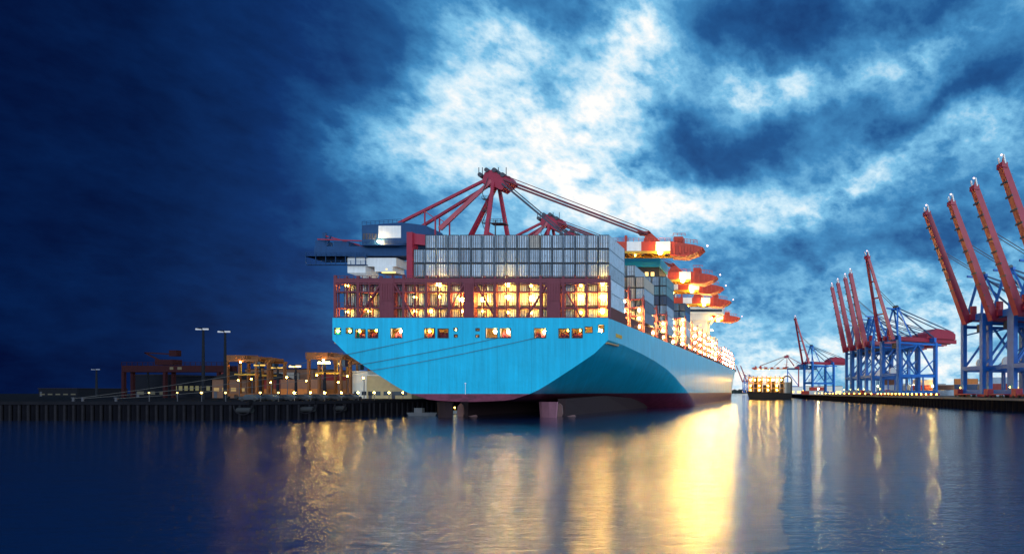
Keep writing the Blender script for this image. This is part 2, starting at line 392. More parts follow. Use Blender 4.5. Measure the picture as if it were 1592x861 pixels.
for sgn in (1, -1):
    pts = [(SX+sgn*x, Y, z) for Y, s_ in zip(stations, secs) for x, z in s_]; fs = []
    for j in range(len(stations)-1):
        for i in range(npt-1):
            f = (j*npt+i, (j+1)*npt+i, (j+1)*npt+i+1, j*npt+i+1); fs.append(f if sgn > 0 else f[::-1])
    hb.poly(pts, fs)
hull = hb.build('hull', HULL, ship, smooth=True, world=True)
# sharp knuckle between flat side and flare
hull.data.set_sharp_from_angle(angle=R(24))
nst_ = len(stations)
for e_ in hull.data.edges:
    a_, b_ = e_.vertices
    if a_ % npt == 4 and b_ % npt == 4 and (a_ % (npt*nst_))//npt < 18: e_.use_edge_sharp = True
# transom with mooring openings
def px2x(x): return (x-PX)/F*TY
def px2z(y): return CAMZ+(HY-y)/F*TY
WIN = [(520.5,529.5,510,519),(538.6,548,510,518),(553,568,512,525),(572.7,587.6,512,525),(608,625,510.5,525),(660.5,676,510.5,525),(681,697,511,525),
       (755.6,773,510.5,525),(778,794,510.5,525),(831,848.5,510.5,525),(869,885,511,525),(889.6,905.5,511,525),(910,921,508,517),(930.5,939,505,516),
       (706,711,510,513.5),(706.5,711,520,524),(740,745.5,510.5,514),(740,745,520.5,524)]
rects = [(px2x(a), px2x(b_), px2z(d_), px2z(c_)) for a, b_, c_, d_ in WIN]
tb = MB(); ZK = 16.95
xs = sorted({SX-HB, SX+HB}|{r[0] for r in rects}|{r[1] for r in rects}); zs = sorted({ZK, 21.65}|{r[2] for r in rects}|{r[3] for r in rects})
for xa, xb in zip(xs[:-1], xs[1:]):
    for za, zb_ in zip(zs[:-1], zs[1:]):
        cx, cz = (xa+xb)/2, (za+zb_)/2
        if any(r[0] < cx < r[1] and r[2] < cz < r[3] for r in rects): continue
        tb.poly([(xa, TY, za), (xb, TY, za), (xb, TY, zb_), (xa, TY, zb_)], [(0,1,2,3)])
s0 = [p for p in secs[0] if p[1] < ZK-.01]
def hw_at(z):
    a = secs[0]
    for (x0, z0), (x1, z1) in zip(a[:-1], a[1:]):
        if z1 <= z <= z0: return x0+(x1-x0)*(z0-z)/(z0-z1) if z0 != z1 else x0
    return HB
rows = [(hw_at(ZK), ZK)]+s0
for (xa, za), (xb, zb_) in zip(rows[:-1], rows[1:]):
    tb.poly([(SX-xb, TY, zb_), (SX+xb, TY, zb_), (SX+xa, TY, za), (SX-xa, TY, za)], [(0,1,2,3)])
tr = tb.build('transom', HULL, ship, world=True)
for r in rects:
    x0, x1, z0, z1 = r; fb = MB(); e = .09
    fb.box(x0-e, x0+.02, TY-.10, TY+.35, z0-e, z1+e); fb.box(x1-.02, x1+e, TY-.10, TY+.35, z0-e, z1+e)
    fb.box(x0+.02, x1-.02, TY-.10, TY+.35, z0-e, z0+.02); fb.box(x0+.02, x1-.02, TY-.10, TY+.35, z1-.02, z1+e)
    fb.build('mooring_port_frame', STEEL, ship, world=True)
# mooring deck inside
md = MB(); md.box(SX-29.3, SX+29.3, TY+.4, TY+8, 16.2, 16.5); md.box(SX-29.3, SX+29.3, TY+7.7, TY+8, 16.5, 21.2)
for i in range(13): x = SX-28+i*4.7; md.box(x-.15, x+.15, TY+2, TY+2.3, 16.5, 21.2)
md.box(SX-29.3, SX+29.3, TY+.3, TY+8, 21.2, 21.45)
md.build('mooring_deck', mat('mooring deck brown', (.40, .24, .12), .7), ship, world=True)
for x in (562, 580, 617, 668, 689, 785, 838, 877, 897):
    X = px2x(x); wb_ = MB(); wb_.tube((X-1.0, TY+1.8, 17.9), (X+1.0, TY+1.8, 17.9), .55, 12)
    for q in (-1.0, 0, 1.0): wb_.tube((X+q-.08, TY+1.8, 17.9), (X+q+.08, TY+1.8, 17.9), .95, 14)
    wb_.box(X-.9, X+.9, TY+1.2, TY+2.5, 16.5, 17.2); wb_.build('mooring_winch', MAROON, ship, world=True)
for x, y, r_, big in ((624,514,.34,1),(668,514,.26,0),(770,515,.32,1),(790,515,.32,1),(846.5,515,.30,1),(934,513,.34,1),(585,513,.18,0),(559,514,.2,0),(526,514,.24,0),(544,514,.22,0),(883,513,.15,0),(902,513,.15,0),(709,512,.12,0)):
    MB().ball((px2x(x)*(TY+.9)/TY, TY+.9, px2z(y)*1.0), r_).build('mooring_lamp', LAMPW if big else LAMP, ship, world=True)
# fairlead in the shell beside the corner, mooring shell hole
for i in range(4): y = 124.5+i*1.2; MB().box(SX+HB-.1, SX+HB+.12, y, y+.8, 18.1, 18.9).build('fairlead_roller', YELLOW, ship, world=True)
# weather deck
db = MB()
for a_, c_ in zip(stations[:-1], stations[1:]):
    ha, hc, za, zc = half_deck(a_)-.1, half_deck(c_)-.1, lerp_tab(DECK, a_)-.15, lerp_tab(DECK, c_)-.15
    db.poly([(SX-ha, a_, za), (SX+ha, a_, za), (SX+hc, c_, zc), (SX-hc, c_, zc)], [(0,1,2,3)])
db.build('weather_deck', mat('deck green brown', (.10,.06,.05), .8), ship, world=True)
# rudders, skegs, propellers
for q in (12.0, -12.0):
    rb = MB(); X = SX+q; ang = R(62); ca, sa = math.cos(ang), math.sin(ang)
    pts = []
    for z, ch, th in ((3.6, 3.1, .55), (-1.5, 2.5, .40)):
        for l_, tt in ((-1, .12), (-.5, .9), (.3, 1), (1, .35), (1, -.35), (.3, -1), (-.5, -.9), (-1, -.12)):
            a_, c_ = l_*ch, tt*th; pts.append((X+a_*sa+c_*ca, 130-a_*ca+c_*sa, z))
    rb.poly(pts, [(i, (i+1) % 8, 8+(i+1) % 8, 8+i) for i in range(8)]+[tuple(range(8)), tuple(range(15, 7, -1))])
    ru = rb.build('rudder', mat('rudder antifouling', (.30, .13, .18), .6, var=.3, streak=.3) if q > 0 else mat('shade-darkened stern gear', (.03,.015,.02), .7), ship, world=True)  # left rudder: shade under the stern is put into its colour
    sk = MB(); 
    for (ya, za, wa_), (yb, zb_, wb2) in (((138, 2.2, 1.0), (165, 2.8, 2.4)), ((165, 2.8, 2.4), (210, 1.0, 4.5))):
        pp = []
        for yy, zz, ww in ((ya, za, wa_), (yb, zb_, wb2)): pp += [(X-ww, yy, zz+2), (X+ww, yy, zz+2), (X+ww*.6, yy, -4), (X-ww*.6, yy, -4)]
        sk.poly(pp, [(0,1,2,3),(4,7,6,5),(0,4,5,1),(1,5,6,2),(2,6,7,3),(3,7,4,0)])
    sk.build('skeg', mat('shade-darkened stern gear', (.03,.015,.02), .7), ship, world=True)  # skegs carry the same painted shade as the left rudder
    pb = MB(); pb.tube((X, 134.5, -1.6), (X, 137.5, -1.6), .9, 12)
    for i in range(5):
        th = R(72*i+14); c0 = Vector((X, 136, -1.6)); dd = Vector((math.cos(th), 0, math.sin(th))); e2 = Vector((-dd.z, .45, dd.x))
        P = [c0+dd*.7-e2*.4, c0+dd*2.4-e2*1.1, c0+dd*4.3-e2*.7, c0+dd*4.8+e2*.1, c0+dd*4.0+e2*1.0, c0+dd*2.2+e2*1.1, c0+dd*.7+e2*.4]
        off = Vector((0, .16, 0)); pb.poly([p_-off for p_ in P]+[p_+off for p_ in P], [tuple(range(7)), tuple(range(13, 6, -1))]+[(i2, (i2+1) % 7, 7+(i2+1) % 7, 7+i2) for i2 in range(7)])
    pb.build('propeller', mat('propeller bronze', (.34, .20, .20), .45, metal=.3), ship, world=True)
# draught rod on the transom
MB().tube((px2x(724), TY-.12, 5.4), (px2x(724), TY-.12, 7.6), .05, 6).ball((px2x(724), TY-.12, 7.7), .18).build('draught_gauge', WHITE, ship, world=True)

# hatch coamings
hc = MB(); Y = 136.4
hc.box(SX+26.6, SX+29, 121.2, 133.8, 21.4, 24.45)
while Y < 470:
    if not (345 < Y < 362 or 200 < Y < 214): hc.box(SX-29, SX+28.2, Y, Y+12.6, 21.4+ (Y-119)*.004, 24.45)
    Y += 15.2
hc.build('hatch_coaming', mat('hatch coaming maroon', (.12,.035,.035), .7), ship, world=True)

# lashing bridges
def lash_stern():
    root = bpy.data.objects.new('lashing_bridge', None)
    y0, y1 = 119.35, 120.55; zt = px2z(436); xl, xr = px2x(518.5), px2x(946)
    f = MB(); cells = 24; step = (xr-xl)/cells
    for i in range(cells+1):
        x = xl+i*step; top = px2z(427+rnd.uniform(-1, 4)); wd = .10 if i % 2 else .26
        f.box(x-wd, x+wd, y0, y0+.35, 21.7, top); f.box(x-.07, x+.07, y1-.25, y1, 21.7, zt)
    f.box(xl, xr, y0-.02, y0+.33, zt-.45, zt+.45)
    f.box(xl, xr, y0+.06, y1+.02, zt-.75, zt-.55)
    for yy in (453, 478): z = px2z(yy); f.box(xl, xr, y0+.05, y1+.1, z-.15, z+.15)
    f.box(xl, xr, y0-.04, y1, 21.6, 21.9)
    for k_ in range(3): f.rail((xl, y0+.1, px2z((436,453,478)[k_])), (xr, y0+.1, px2z((436,453,478)[k_])), 1.1, 60, .035)
    part = f.build('lashing_bridge', MAROON, ship, world=True)
    for a_, b_, ya, yb in ((590,553,440,497),(611,643,440,497),(720,689,440,497),(737,771,440,497),(849,815,440,497),(871,905,440,497)):
        MB().beam((px2x(a_), y0+.2, px2z(ya)), (px2x(b_), y0+.2, px2z(yb)), .5, .3).build('diagonal_brace', MAROON, part, world=True)
    for a_, b_ in ((591,611),(720,736),(849,870)):
        pn = MB(); pn.box(px2x(a_), px2x(b_), y0-.12, y1, 21.75, px2z(432)); 
        for q in range(5): xx = px2x(a_)+.3+q*(px2x(b_)-px2x(a_)-.6)/4; pn.box(xx-.05, xx+.05, y0-.2, y0-.11, px2z(466), px2z(440))
        pn.box(px2x(a_)-.05, px2x(b_)+.05, y0-.22, y0-.1, px2z(467), px2z(465.5))
        pn.build('plated_panel', MAROON, part, world=True)
    # lamps under each platform, between the posts
    for x, y, big in ((533,440,0),(572,459,0),(568,480,0),(640,458,0),(640,480,0),(677,438,1),(677,457,0),(713,462,1),(713,480,0),(747,462,1),(747,480,0),
                      (785,438,1),(785,458,1),(785,482,0),(822,440,0),(822,460,1),(822,482,0),(900,440,0),(900,458,1),(900,482,0),(934,436,1),(934,458,1),(934,480,1),(533,481,0),(665,480,0)):
        MB().ball((px2x(x), 120.15, px2z(y)-.35), .48 if big else .29).build('platform_lamp', LAMPB if big else LAMP, part, world=True)
rnd = random.Random(3); lash_stern()
lb_ys = [136.2,150.3,166.6,180.6,197.5,216]+[232+i*15.2 for i in range(7)]+[366+i*15.2 for i in range(6)]
for Y in lb_ys:
    f = MB(); zd = lerp_tab(DECK, Y); hw = min(half_deck(Y), HB)-.4; zt = zd+(12.2 if Y > 200 else 9.0)
    if Y > 430: zt = zd+9
    n = 12
    for i in range(n+1):
        x = SX-hw+2*hw*i/n; f.box(x-.22, x+.22, Y, Y+.4, zd-.3, zt+.6); f.box(x-.22, x+.22, Y+1.2, Y+1.5, zd-.3, zt)
    for q in range(1, 5): z = zd+(zt-zd)*q/4; f.box(SX-hw-.2, SX+hw+.2, Y-.05, Y+1.55, z-.16, z+.16); f.rail((SX+hw+.1, Y, z), (SX+hw+.1, Y+1.5, z), 1.1, 2, .04)
    for q in (0, 2, 4, 6, 8, 10): f.beam((SX-hw+2*hw*q/n, Y+.2, zd), (SX-hw+2*hw*(q+1)/n, Y+.2, zt), .3)
    p = f.build('lashing_bridge', MAROON, ship, world=True)
    for q in range(1, 5 if Y > 190 else 4):
        z = zd+(zt-zd)*q/4-.7; MB().ball((SX+hw-.9, Y-.4, z), .42 if Y > 190 else .30, n=8, k=5).build('platform_lamp', LAMPS, p, world=True)
    if Y > 190 and Y < 440:
        MB().ball((SX+hw-6.5, Y-.4, zt-1.5), .46, n=8, k=5).build('platform_lamp', LAMPS, p, world=True)
# railing & deck gear along the starboard edge
rl = MB()
for a_ in range(135, 430, 12): rl.rail((SX+HB-.3, a_, lerp_tab(DECK, a_)), (SX+HB-.3, a_+12, lerp_tab(DECK, a_+12)), 1.1, 5, .04)
rl.build('deck_railing', STEEL, ship, world=True)
for Y in (139, 142, 145, 168, 172, 176):
    g_ = MB(); g_.tube((SX+HB-2.6, Y, 23.2), (SX+HB-1.2, Y, 23.2), 1.0, 12); g_.box(SX+HB-2.4, SX+HB-1.4, Y-.7, Y+.7, 21.6, 22.6)
    g_.build('deck_winch', mat('winch rust brown', (.20,.09,.05), .6), ship, world=True)
for Y, x, z in ((135,SX+HB-2,23.2),(138.5,SX+HB-4,24.8),(134.6,SX+HB-6,23.8),(148,SX+HB-2,23.0),(176,SX+HB-2,23.2)):
    MB().ball((x, Y, z), .45).build('deck_lamp', LAMPB, ship, world=True)
# funnel casing
fc = MB(); fc.box(SX-22, SX+22.4, 200.5, 213, 21, 50.6, 0); cas = fc.build('engine_casing', BLACKP, ship, world=True)
MB().box(SX-22.6, SX+22.9, 200, 213.5, 50.6, 53.9).build('funnel', CYANP, ship, world=True)
for i in range(5): MB().box(SX+11+i*2.1, SX+12.2+i*2.1, 200.42, 200.52, 47.4, 48.8).build('window', LITWIN, cas, world=True)
# accommodation block and bridge
ah = MB(); ah.box(SX-22, SX+20, 347, 360, 22, 50); ah.box(SX-18, SX+22, 346.5, 356, 50.0, 54)
ah.box(SX+14, SX+25, 346, 361, 22, 40)
acc = ah.build('deckhouse', CREAM, ship, world=True)
bw = MB(); bw.box(SX-30, SX+30, 346, 352, 54, 57.6); bw.box(SX-30.3, SX+30.3, 345.8, 352.2, 57.6, 58.1)
for q in (1, -1):
    pr = [Vector((SX+q*22, 349, 48)), Vector((SX+q*24.5, 349, 51.5)), Vector((SX+q*29.5, 349, 54))]
    for a_, c_ in zip(pr[:-1], pr[1:]): bw.beam(a_, c_, 1.0)
bw.build('bridge_wing', CREAM, ship, world=True)
MB().box(SX-29.5, SX+29.5, 345.9, 346.05, 55.4, 57.1).build('bridge_window_band', GLASS, ship, world=True)
for j in range(8):
    for i in range(7): MB().box(SX+3+i*2.5, SX+4.1+i*2.5, 346.9, 347.02, 25+j*3.1, 26.2+j*3.1).build('window', LITWIN, acc, world=True) if j % 2 == 0 or i % 2 else None
for z in (51.5, 44, 36): MB().ball((SX+23.2, 345.6, z), .45).build('deckhouse_lamp', LAMPB, ship, world=True)
mt = MB(); mt.tube((SX, 350, 58), (SX, 350, 68), .4); mt.box(SX-3, SX+3, 349.8, 350.2, 64, 64.4); mt.build('radar_mast', CREAM, ship, world=True)
fm = MB(); fm.tube((SX, 505, 27), (SX, 505, 40), .4); fm.build('foremast', CREAM, ship, world=True)

# ---------------------------------------------------------------- containers
CW, CH, CL = 2.25, 2.99, 12.19
def make_container(paint):
    r = thing('container', 'x', 'container', (0,0,0)); m = CONT[paint]; m2 = STEEL
    b = MB(); e = .12
    b.box(-CW/2+.03, CW/2-.03, .12, CL-.05, .05, CH-.06)
    # corner posts and rails
    for x in (-CW/2, CW/2-e):
        for y in (0, CL-e): b.box(x, x+e, y, y+e, 0, CH, 1)
        b.box(x, x+e, e, CL-e, 0, .14); b.box(x, x+e, e, CL-e, CH-.12, CH)
        n = 26
        for i in range(n): y = .25+i*(CL-.5)/n; b.box(x+(.005 if x < 0 else .05), x+(.07 if x < 0 else .115), y, y+.2, .14, CH-.12)
    b.box(-CW/2+e, CW/2-e, 0, e, 0, .16, 1); b.box(-CW/2+e, CW/2-e, 0, e, CH-.10, CH, 1)
    b.box(-.035, .035, .06, .119, .17, CH-.15, 1)
    b.build('body', [m, BLACKP], r)
    for s_ in (-1, 1):
        d_ = MB(); x0, x1 = (-CW/2+.14, -.035) if s_ < 0 else (.035, CW/2-.14)
        d_.box(x0, x1, .06, .13, .17, CH-.15)
        for j in range(4): d_.box(x0+.08, x1-.08, .03, .062, .3+j*.68, .78+j*.68)
        do = d_.build('door', m, r)
        for q in (.28, .76):
            x = x0+(x1-x0)*q; lb_ = MB().tube((x, .0, .1), (x, .0, CH-.1), .08, 6); lb_.box(x-.05, x+.2, -.03, .01, 1.15, 1.22); lb_.build('locking_bar', STEEL, do)
    return r
PROTO = {}
def put_container(paint, x, y, z, label, group):
    if paint not in PROTO: o = PROTO[paint] = make_container(paint)
    else: o = copy_tree(PROTO[paint])
    o.location = (x, y, z); o['label'] = label; o['group'] = group; o.rotation_euler = (0, 0, 0); return o
names = {'grey':'light grey','white':'off-white','slate':'slate blue','navy':'dark navy','beige':'beige','teal':'pale teal','blue':'blue','silver':'dull silver','red':'red','brown':'brown','orange':'orange'}
rc = random.Random(11)
PITCH = 18.0/F*121.5; XR = -37.4
tiername = ['bottom tier','second tier','third tier','fourth tier','fifth tier','top tier']
for c in range(23):                      # column 0 = rightmost
    x = XR-PITCH/2-c*PITCH
    if c <= 15: tiers = range(5)
    elif c == 16: tiers = range(4)
    else: tiers = range(2)
    for tr_ in [-1]*(c > 0)+list(tiers):
        paint = rc.choices(['white','grey','silver'], [5, 4, 1])[0]
        if tr_ < 2: paint = rc.choices(['grey','white','silver','beige'], [4, 3, 2, 2])[0]
        if c == 6 and tr_ == 4: paint = 'beige'
        z = 24.55+tr_*3.12
        put_container(paint, x, 121.6, z, '%s container, %s of the stern stack, %s column from the right' % (names[paint], tiername[tr_+1], ORD[c]), 'containers stacked over the stern')
def bay(Yb, cols, where, group):
    for c, stack in cols:
        for tr_, paint in enumerate(stack):
            x = XR-PITCH/2-c*PITCH
            put_container(paint, x, Yb, 24.95+tr_*3.12, '%s container, %s tier of %s, %s column in' % (names[paint], ORD[tr_], where, ORD[c]), group)
bay(152.5, [(0, ['slate','slate','grey','beige']), (1, ['beige','silver','beige','beige','grey']), (2, ['grey','beige','silver','beige','grey']), (3, ['silver','grey','grey','beige','silver'])], 'the stack after the stern stack', 'containers in the second deck stack')
bay(182.6, [(0, ['grey','grey','silver','navy','teal','teal']), (1, ['silver','beige','grey','navy','teal','silver']), (2, ['grey','grey','beige','slate','red','silver'])], 'the stack in front of the funnel', 'containers in the third deck stack')
bay(217.8, [(0, ['beige','white','beige','blue','navy']), (1, ['beige','grey','beige','blue','blue'])], 'the stack just beyond the funnel', 'containers in the fourth deck stack')

# mooring lines
def line(p, q, sag, label, r=.05):
    p = Vector(p); q = Vector(q); pts = []
    for i in range(17): s_ = i/16; v = p.lerp(q, s_); v.z -= sag*4*s_*(1-s_); pts.append(v)
    return tag(MB().path(pts, r, 5).build('mooring_line', ROPE, loc=p), label, 'rope', 'mooring lines from the stern to the quay')
BOL = [(-150, 118.4), (-148, 118.4), (-140, 117.6)]
line((px2x(668), TY-.2, 17.6), (BOL[0][0], BOL[0][1], QZ+.6), 1.0, 'highest slack mooring line, from the lit port left of the stern centre')
line((px2x(783), TY-.2, 17.6), (BOL[1][0], BOL[1][1], QZ+.6), 1.6, 'middle mooring line, from the brightest lit ports to the left quay')
line((px2x(840), TY-.2, 17.6), (BOL[2][0], BOL[2][1], QZ+.6), 2.0, 'longest mooring line, from the port under the right-hand maroon panel')
for i, (x, y) in enumerate(BOL):
    bb = MB(); bb.tube((x, y, QZ), (x, y, QZ+.7), .22, 10); bb.tube((x, y, QZ+.7), (x, y, QZ+.85), .34, 10)
    tag(bb.build('bollard', STEEL, loc=(x, y, QZ)), ['black bollard at the quay edge holding the highest stern line', 'black bollard next to it, farther left, holding the long line', 'black bollard nearer the ship holding the lowest stern line'][i], 'bollard', 'bollards on the left quay')

# ================================================================ SHIP-TO-SHORE CRANES (boom down, over the ship)
def crane_s():
    r = thing('quay_crane', 'x', 'crane', (0,0,0))
    for x in (0, -22):
        for y in (-8, 8):
            m = BLUE if x == 0 else RED
            l_ = MB(); l_.beam((x, y, 1), (x, y, 47.3 if x == 0 else 53.6), 2.2 if x == 0 else 2.9, 1.8)
            if x == -22: l_.beam((x-1, y, 51.8), (x+8, y*.9, 51.0), 1.6, 3.4)
            o = l_.build('leg', m, r)
            bo = MB(); bo.box(x-1, x+1, y-3.5, y+3.5, .2, 1.4)
            for q in range(6): bo.tube((x-.4, y-3+q*1.2, .45), (x+.4, y-3+q*1.2, .45), .42, 10)
            bo.build('bogie', STEEL, o)
    for y in (-8, 8):
        b = MB(); b.beam((-22, y, 14), (0, y, 14), 1.5, 2.0); b.beam((-22, y, 15), (0, y, 44), 1.0); b.build('portal_frame', BLUE, r)
    for x in (0, -22):
        MB().beam((x, -8, 14), (x, 8, 14), 1.4, 1.8).beam((x, -8, 46), (x, 8, 46), 1.4, 2.2).build('cross_beam', BLUE, r)
    gd = MB(); gd.box(-58, 1, -3.2, 3.2, 47.4, 50.6); gd.box(-60, -46, -4.2, 4.2, 46.9, 47.2)
    for z in (44.2, 46.9): gd.box(-60, -40, -4.2, -3.2, z, z+.2)
    gd.rail((-60, -4.2, 47.2), (-40, -4.2, 47.2), 1.2, 12); gd.rail((-60, -4.2, 44.4), (-40, -4.2, 44.4), 1.2, 12)
    for i in range(7): gd.beam((-60+i*3.3, -4.1, 44.2), (-60+i*3.3, -4.1, 48.2), .18)
    gd.beam((-57, 0, 50.6), (-57, 0, 56), .9); gd.beam((-55, -2, 50.6), (-53.5, -2, 54.5), .5); gd.beam((-57, 0, 55), (-44, 0, 51.5), .4, mi=1); gd.beam((-57, -3, 53), (-36, -3, 52.2), .35, mi=1)
    gd.box(-52, -47, -2.5, 2.5, 50.6, 52.4); gd.box(-59, -55.5, -1.6, 1.6, 50.6, 53)
    gd.build('back_girder', [DBLUE, RED], r)
    mh = MB(); P = [(-41, 50.4), (-41, 57.2), (-28, 58.2), (-20, 57.2), (-17, 53.0), (-22, 52.0), (-30, 50.4)]
    n = len(P); mh.poly([(x, -4.6, z) for x, z in P]+[(x, 4.6, z) for x, z in P], [tuple(range(n)), tuple(range(2*n-1, n-1, -1))]+[(i, n+i, n+(i+1) % n, (i+1) % n) for i in range(n)])
    mo = mh.build('machinery_house', DBLUE, r)
    MB().box(-35.4, -28.0, -4.72, -4.6, 53.0, 57.0).build('side_panel', WHITE, mo)
    for q in range(5): MB().box(-40.6+q*.95, -40.0+q*.95, -4.68, -4.6, 52.5, 54.5).box(-40.6+q*.95, -40.0+q*.95, -4.71, -4.68, 53.4, 53.6).build('louvre', STEEL, mo)
    MB().rail((-41, -5.4, 50.6), (-18, -5.4, 50.6), 1.1, 14).box(-41, -18, -5.6, -4.65, 50.3, 50.5).build('walkway', DBLUE, mo)
    MB().rail((-41, -4.5, 57.3), (-28, -4.5, 58.2), 1.1, 9).build('roof_railing', DBLUE, mo)
    for x, y, z, m_ in ((-34.8, -5.4, 51.6, LAMPW),): MB().ball((x, y, z), .42).build('floodlight', m_, mo)
    tr_ = MB(); tr_.box(-47, -41, -3, 3, 41.8, 46.8); tr_.box(-41, -31, -2.6, 2.6, 44, 46.9); tr_.poly([(-47,-3,41.8),(-41,-3,41.8),(-41,3,41.8),(-47,3,41.8),(-42.5,-1.5,40.3),(-41.2,-1.5,40.3),(-41.2,1.5,40.3),(-42.5,1.5,40.3)], [(0,1,5,4),(1,2,6,5),(2,3,7,6),(3,0,4,7),(4,5,6,7)])
    tr_.box(-38, -32, -2.9, 2.9, 42.2, 44.1)
    tr_.build('trolley', WHITE, r); MB().box(-36, -31.6, -2.4, -1.9, 41.9, 42.3).ball((-34, -2.8, 43), .3).build('trolley_lamp', LITWIN, r)
    # boom, banded
    bm = MB(); bands = [(1,10,0),(10,16,1),(16,22,0),(22,28,1),(28,34,0),(34,40,1),(40,46.5,0),(46.5,51.3,1),(51.3,56.2,0),(56.2,61.0,1)]
    for a_, c_, i in bands: bm.box(a_, c_, -3.2, 3.2, 49.0, 52.2, i)
    bm.box(1, 61, -3.5, -2.4, 48.2, 48.98, 2); bm.box(1, 61, 2.4, 3.5, 48.2, 48.98, 2)  # yellow strips: lamp light under the boom given as colour
    for i in range(15): bm.box(2+i*4, 2.4+i*4, -2.4, 2.4, 48.3, 48.8, 2)
    bm.rail((40, -3.1, 52.2), (61, -3.1, 52.2), 1.1, 12, .06, 0)
    P = [(51.6, 52.2), (52.6, 55.2), (54.6, 55.2), (57, 53.0), (57, 52.2)]; n = 5
    bm.poly([(x, -2, z) for x, z in P]+[(x, 2, z) for x, z in P], [tuple(range(n)), tuple(range(2*n-1, n-1, -1))]+[(i, n+i, n+(i+1) % n, (i+1) % n) for i in range(n)], 0)
    bm.box(45, 45.7, -.5, .5, 52.2, 55); bm.box(49.5, 54, -2.4, 2.4, 55.6, 55.9); bm.build('boom', [ORED, WHITE, YELLOW], r)
    tp = MB(); P = [(61, 47.6), (61, 52.4), (69, 51.2), (72, 50.3), (70, 48.6), (66, 47.2)]; n = 6
    tp.poly([(x, -3, z) for x, z in P]+[(x, 3, z) for x, z in P], [tuple(range(n)), tuple(range(2*n-1, n-1, -1))]+[(i, n+i, n+(i+1) % n, (i+1) % n) for i in range(n)])
    tp.rail((62, -3, 52.2), (70, -3, 51.4), 1.3, 7, .07); tp.box(62, 65, -2, 2, 52.2, 54.2); tp.rail((62, -3, 54.2), (66, -3, 54.2), .8, 3, .06)
    for i in range(4): tp.box(62+i*2, 62.7+i*2, -3.5, -3, 48+i*.2, 51-i*.1)
    to = tp.build('boom_tip', ORED, r)
    MB().ball((73, 0, 51.6), .32).build('beacon', LAMPP, to)
    MB().ball((57.8, -3.9, 48.4), .8).build('floodlight', LAMPB, r)
    MB().ball((49, -2, 47.8), .24).ball((36, -2, 47.8), .24).build('boom_lamp', LAMP, r)
    af = MB()
    for y in (-8, 8):
        af.beam((2, y, 52.5), (1.2, y*.22, 72.8), 1.15, 1.15, w2=.9, h2=.9); af.beam((-13, y, 55), (.5, y*.22, 73.0), 1.25, 1.25, w2=1, h2=1)
    af.beam((2, -8, 53.5), (2, 8, 53.5), 1.4); af.box(-2, 5, -9, 9, 51.8, 52.9)
    for z in (58, 62, 66): af.box(-1.3, .9, -4.5, -3.2, z, z+.12, 1); af.rail((-1.3, -4.5, z), (.9, -4.5, z), .9, 2, .05, 1)
    for i in range(4): af.beam((-1.2 if i % 2 else .8, -4.4, 53+5*i), (.8 if i % 2 else -1.2, -4.4, 58+5*i), .3, .12, 1)
    af.box(2.6, 7.5, -7, -4, 57.2, 57.4, 1); af.rail((2.6, -7, 57.4), (7.5, -7, 57.4), 1.1, 4, .06, 1); af.beam((4, -6, 53), (4, -6, 58.5), .3, mi=1)
    af.build('apex_frame', [RED, STEEL], r)
    hd = MB(); P = [(-2.6, 72.2), (-1.6, 75.6), (1.2, 76.8), (3, 75.0), (6.8, 74.4), (7.6, 72.6), (4, 69.8), (1.5, 71.0)]; n = 8
    hd.poly([(x, -2.2, z) for x, z in P]+[(x, 2.2, z) for x, z in P], [tuple(range(n)), tuple(range(2*n-1, n-1, -1))]+[(i, n+i, n+(i+1) % n, (i+1) % n) for i in range(n)])
    for x, z in ((-.8, 76.4), (1.8, 76.4), (4.6, 74.8), (-3, 74.8)): hd.tube((x, -2.6, z), (x, 2.6, z), .75, 12, mi=1)
    for x in (-3.6, -2.4, 3, 5.6): hd.beam((x, -2, 74.3), (x, -2, 77.4), .18, mi=1)
    hd.build('apex_head', [RED, STEEL], r)
    for y in (-2.6, 2.6):
        MB().beam((-1.5, y*.7, 73.2), (-29, y*1.6, 58), .8, .8).build('backstay', RED, r)
        MB().beam((5, y, 73.2), (53.4, y, 55), .55, .6).beam((5.5, y, 74.4), (53.8, y, 55.9), .22).build('forestay', MAROON, r)
        MB().beam((4.5, y, 71.8), (27, y, 53), .5, .5).beam((5.2, y, 72.4), (28, y, 53.2), .2).build('inner_forestay', CABLE, r)
    for y in (-4, 4): fr = MB(); fr.beam((-20.5, y, 57), (-20.5, y, 62.2), .35); fr.beam((-17, y, 53), (-17, y, 60.5), .35); fr.beam((-20.5, y, 62), (-17, y, 59.6), .25); fr.build('stay_support', RED, r)
    return r
cs = crane_s(); cs.location = (-98.2, 190, QZ); SG = 'cranes with lowered booms over the big ship'
cs['label'] = 'nearest lowered quay crane, its blue machinery house with white panel left of the stern containers'; cs['group'] = SG
for i, (Y, lab) in enumerate(((237, 'second crane over the ship, small red apex just showing above the stern containers'), (261, 'third lowered crane over the ship, its red and white boom just below the second'),
        (301, 'fourth lowered crane over the ship, boom end above the white deckhouse'), (367, 'farthest lowered crane over the ship, its small red boom end hanging lowest'))):
    place(cs, (-99, Y, QZ), 0, lab, SG)

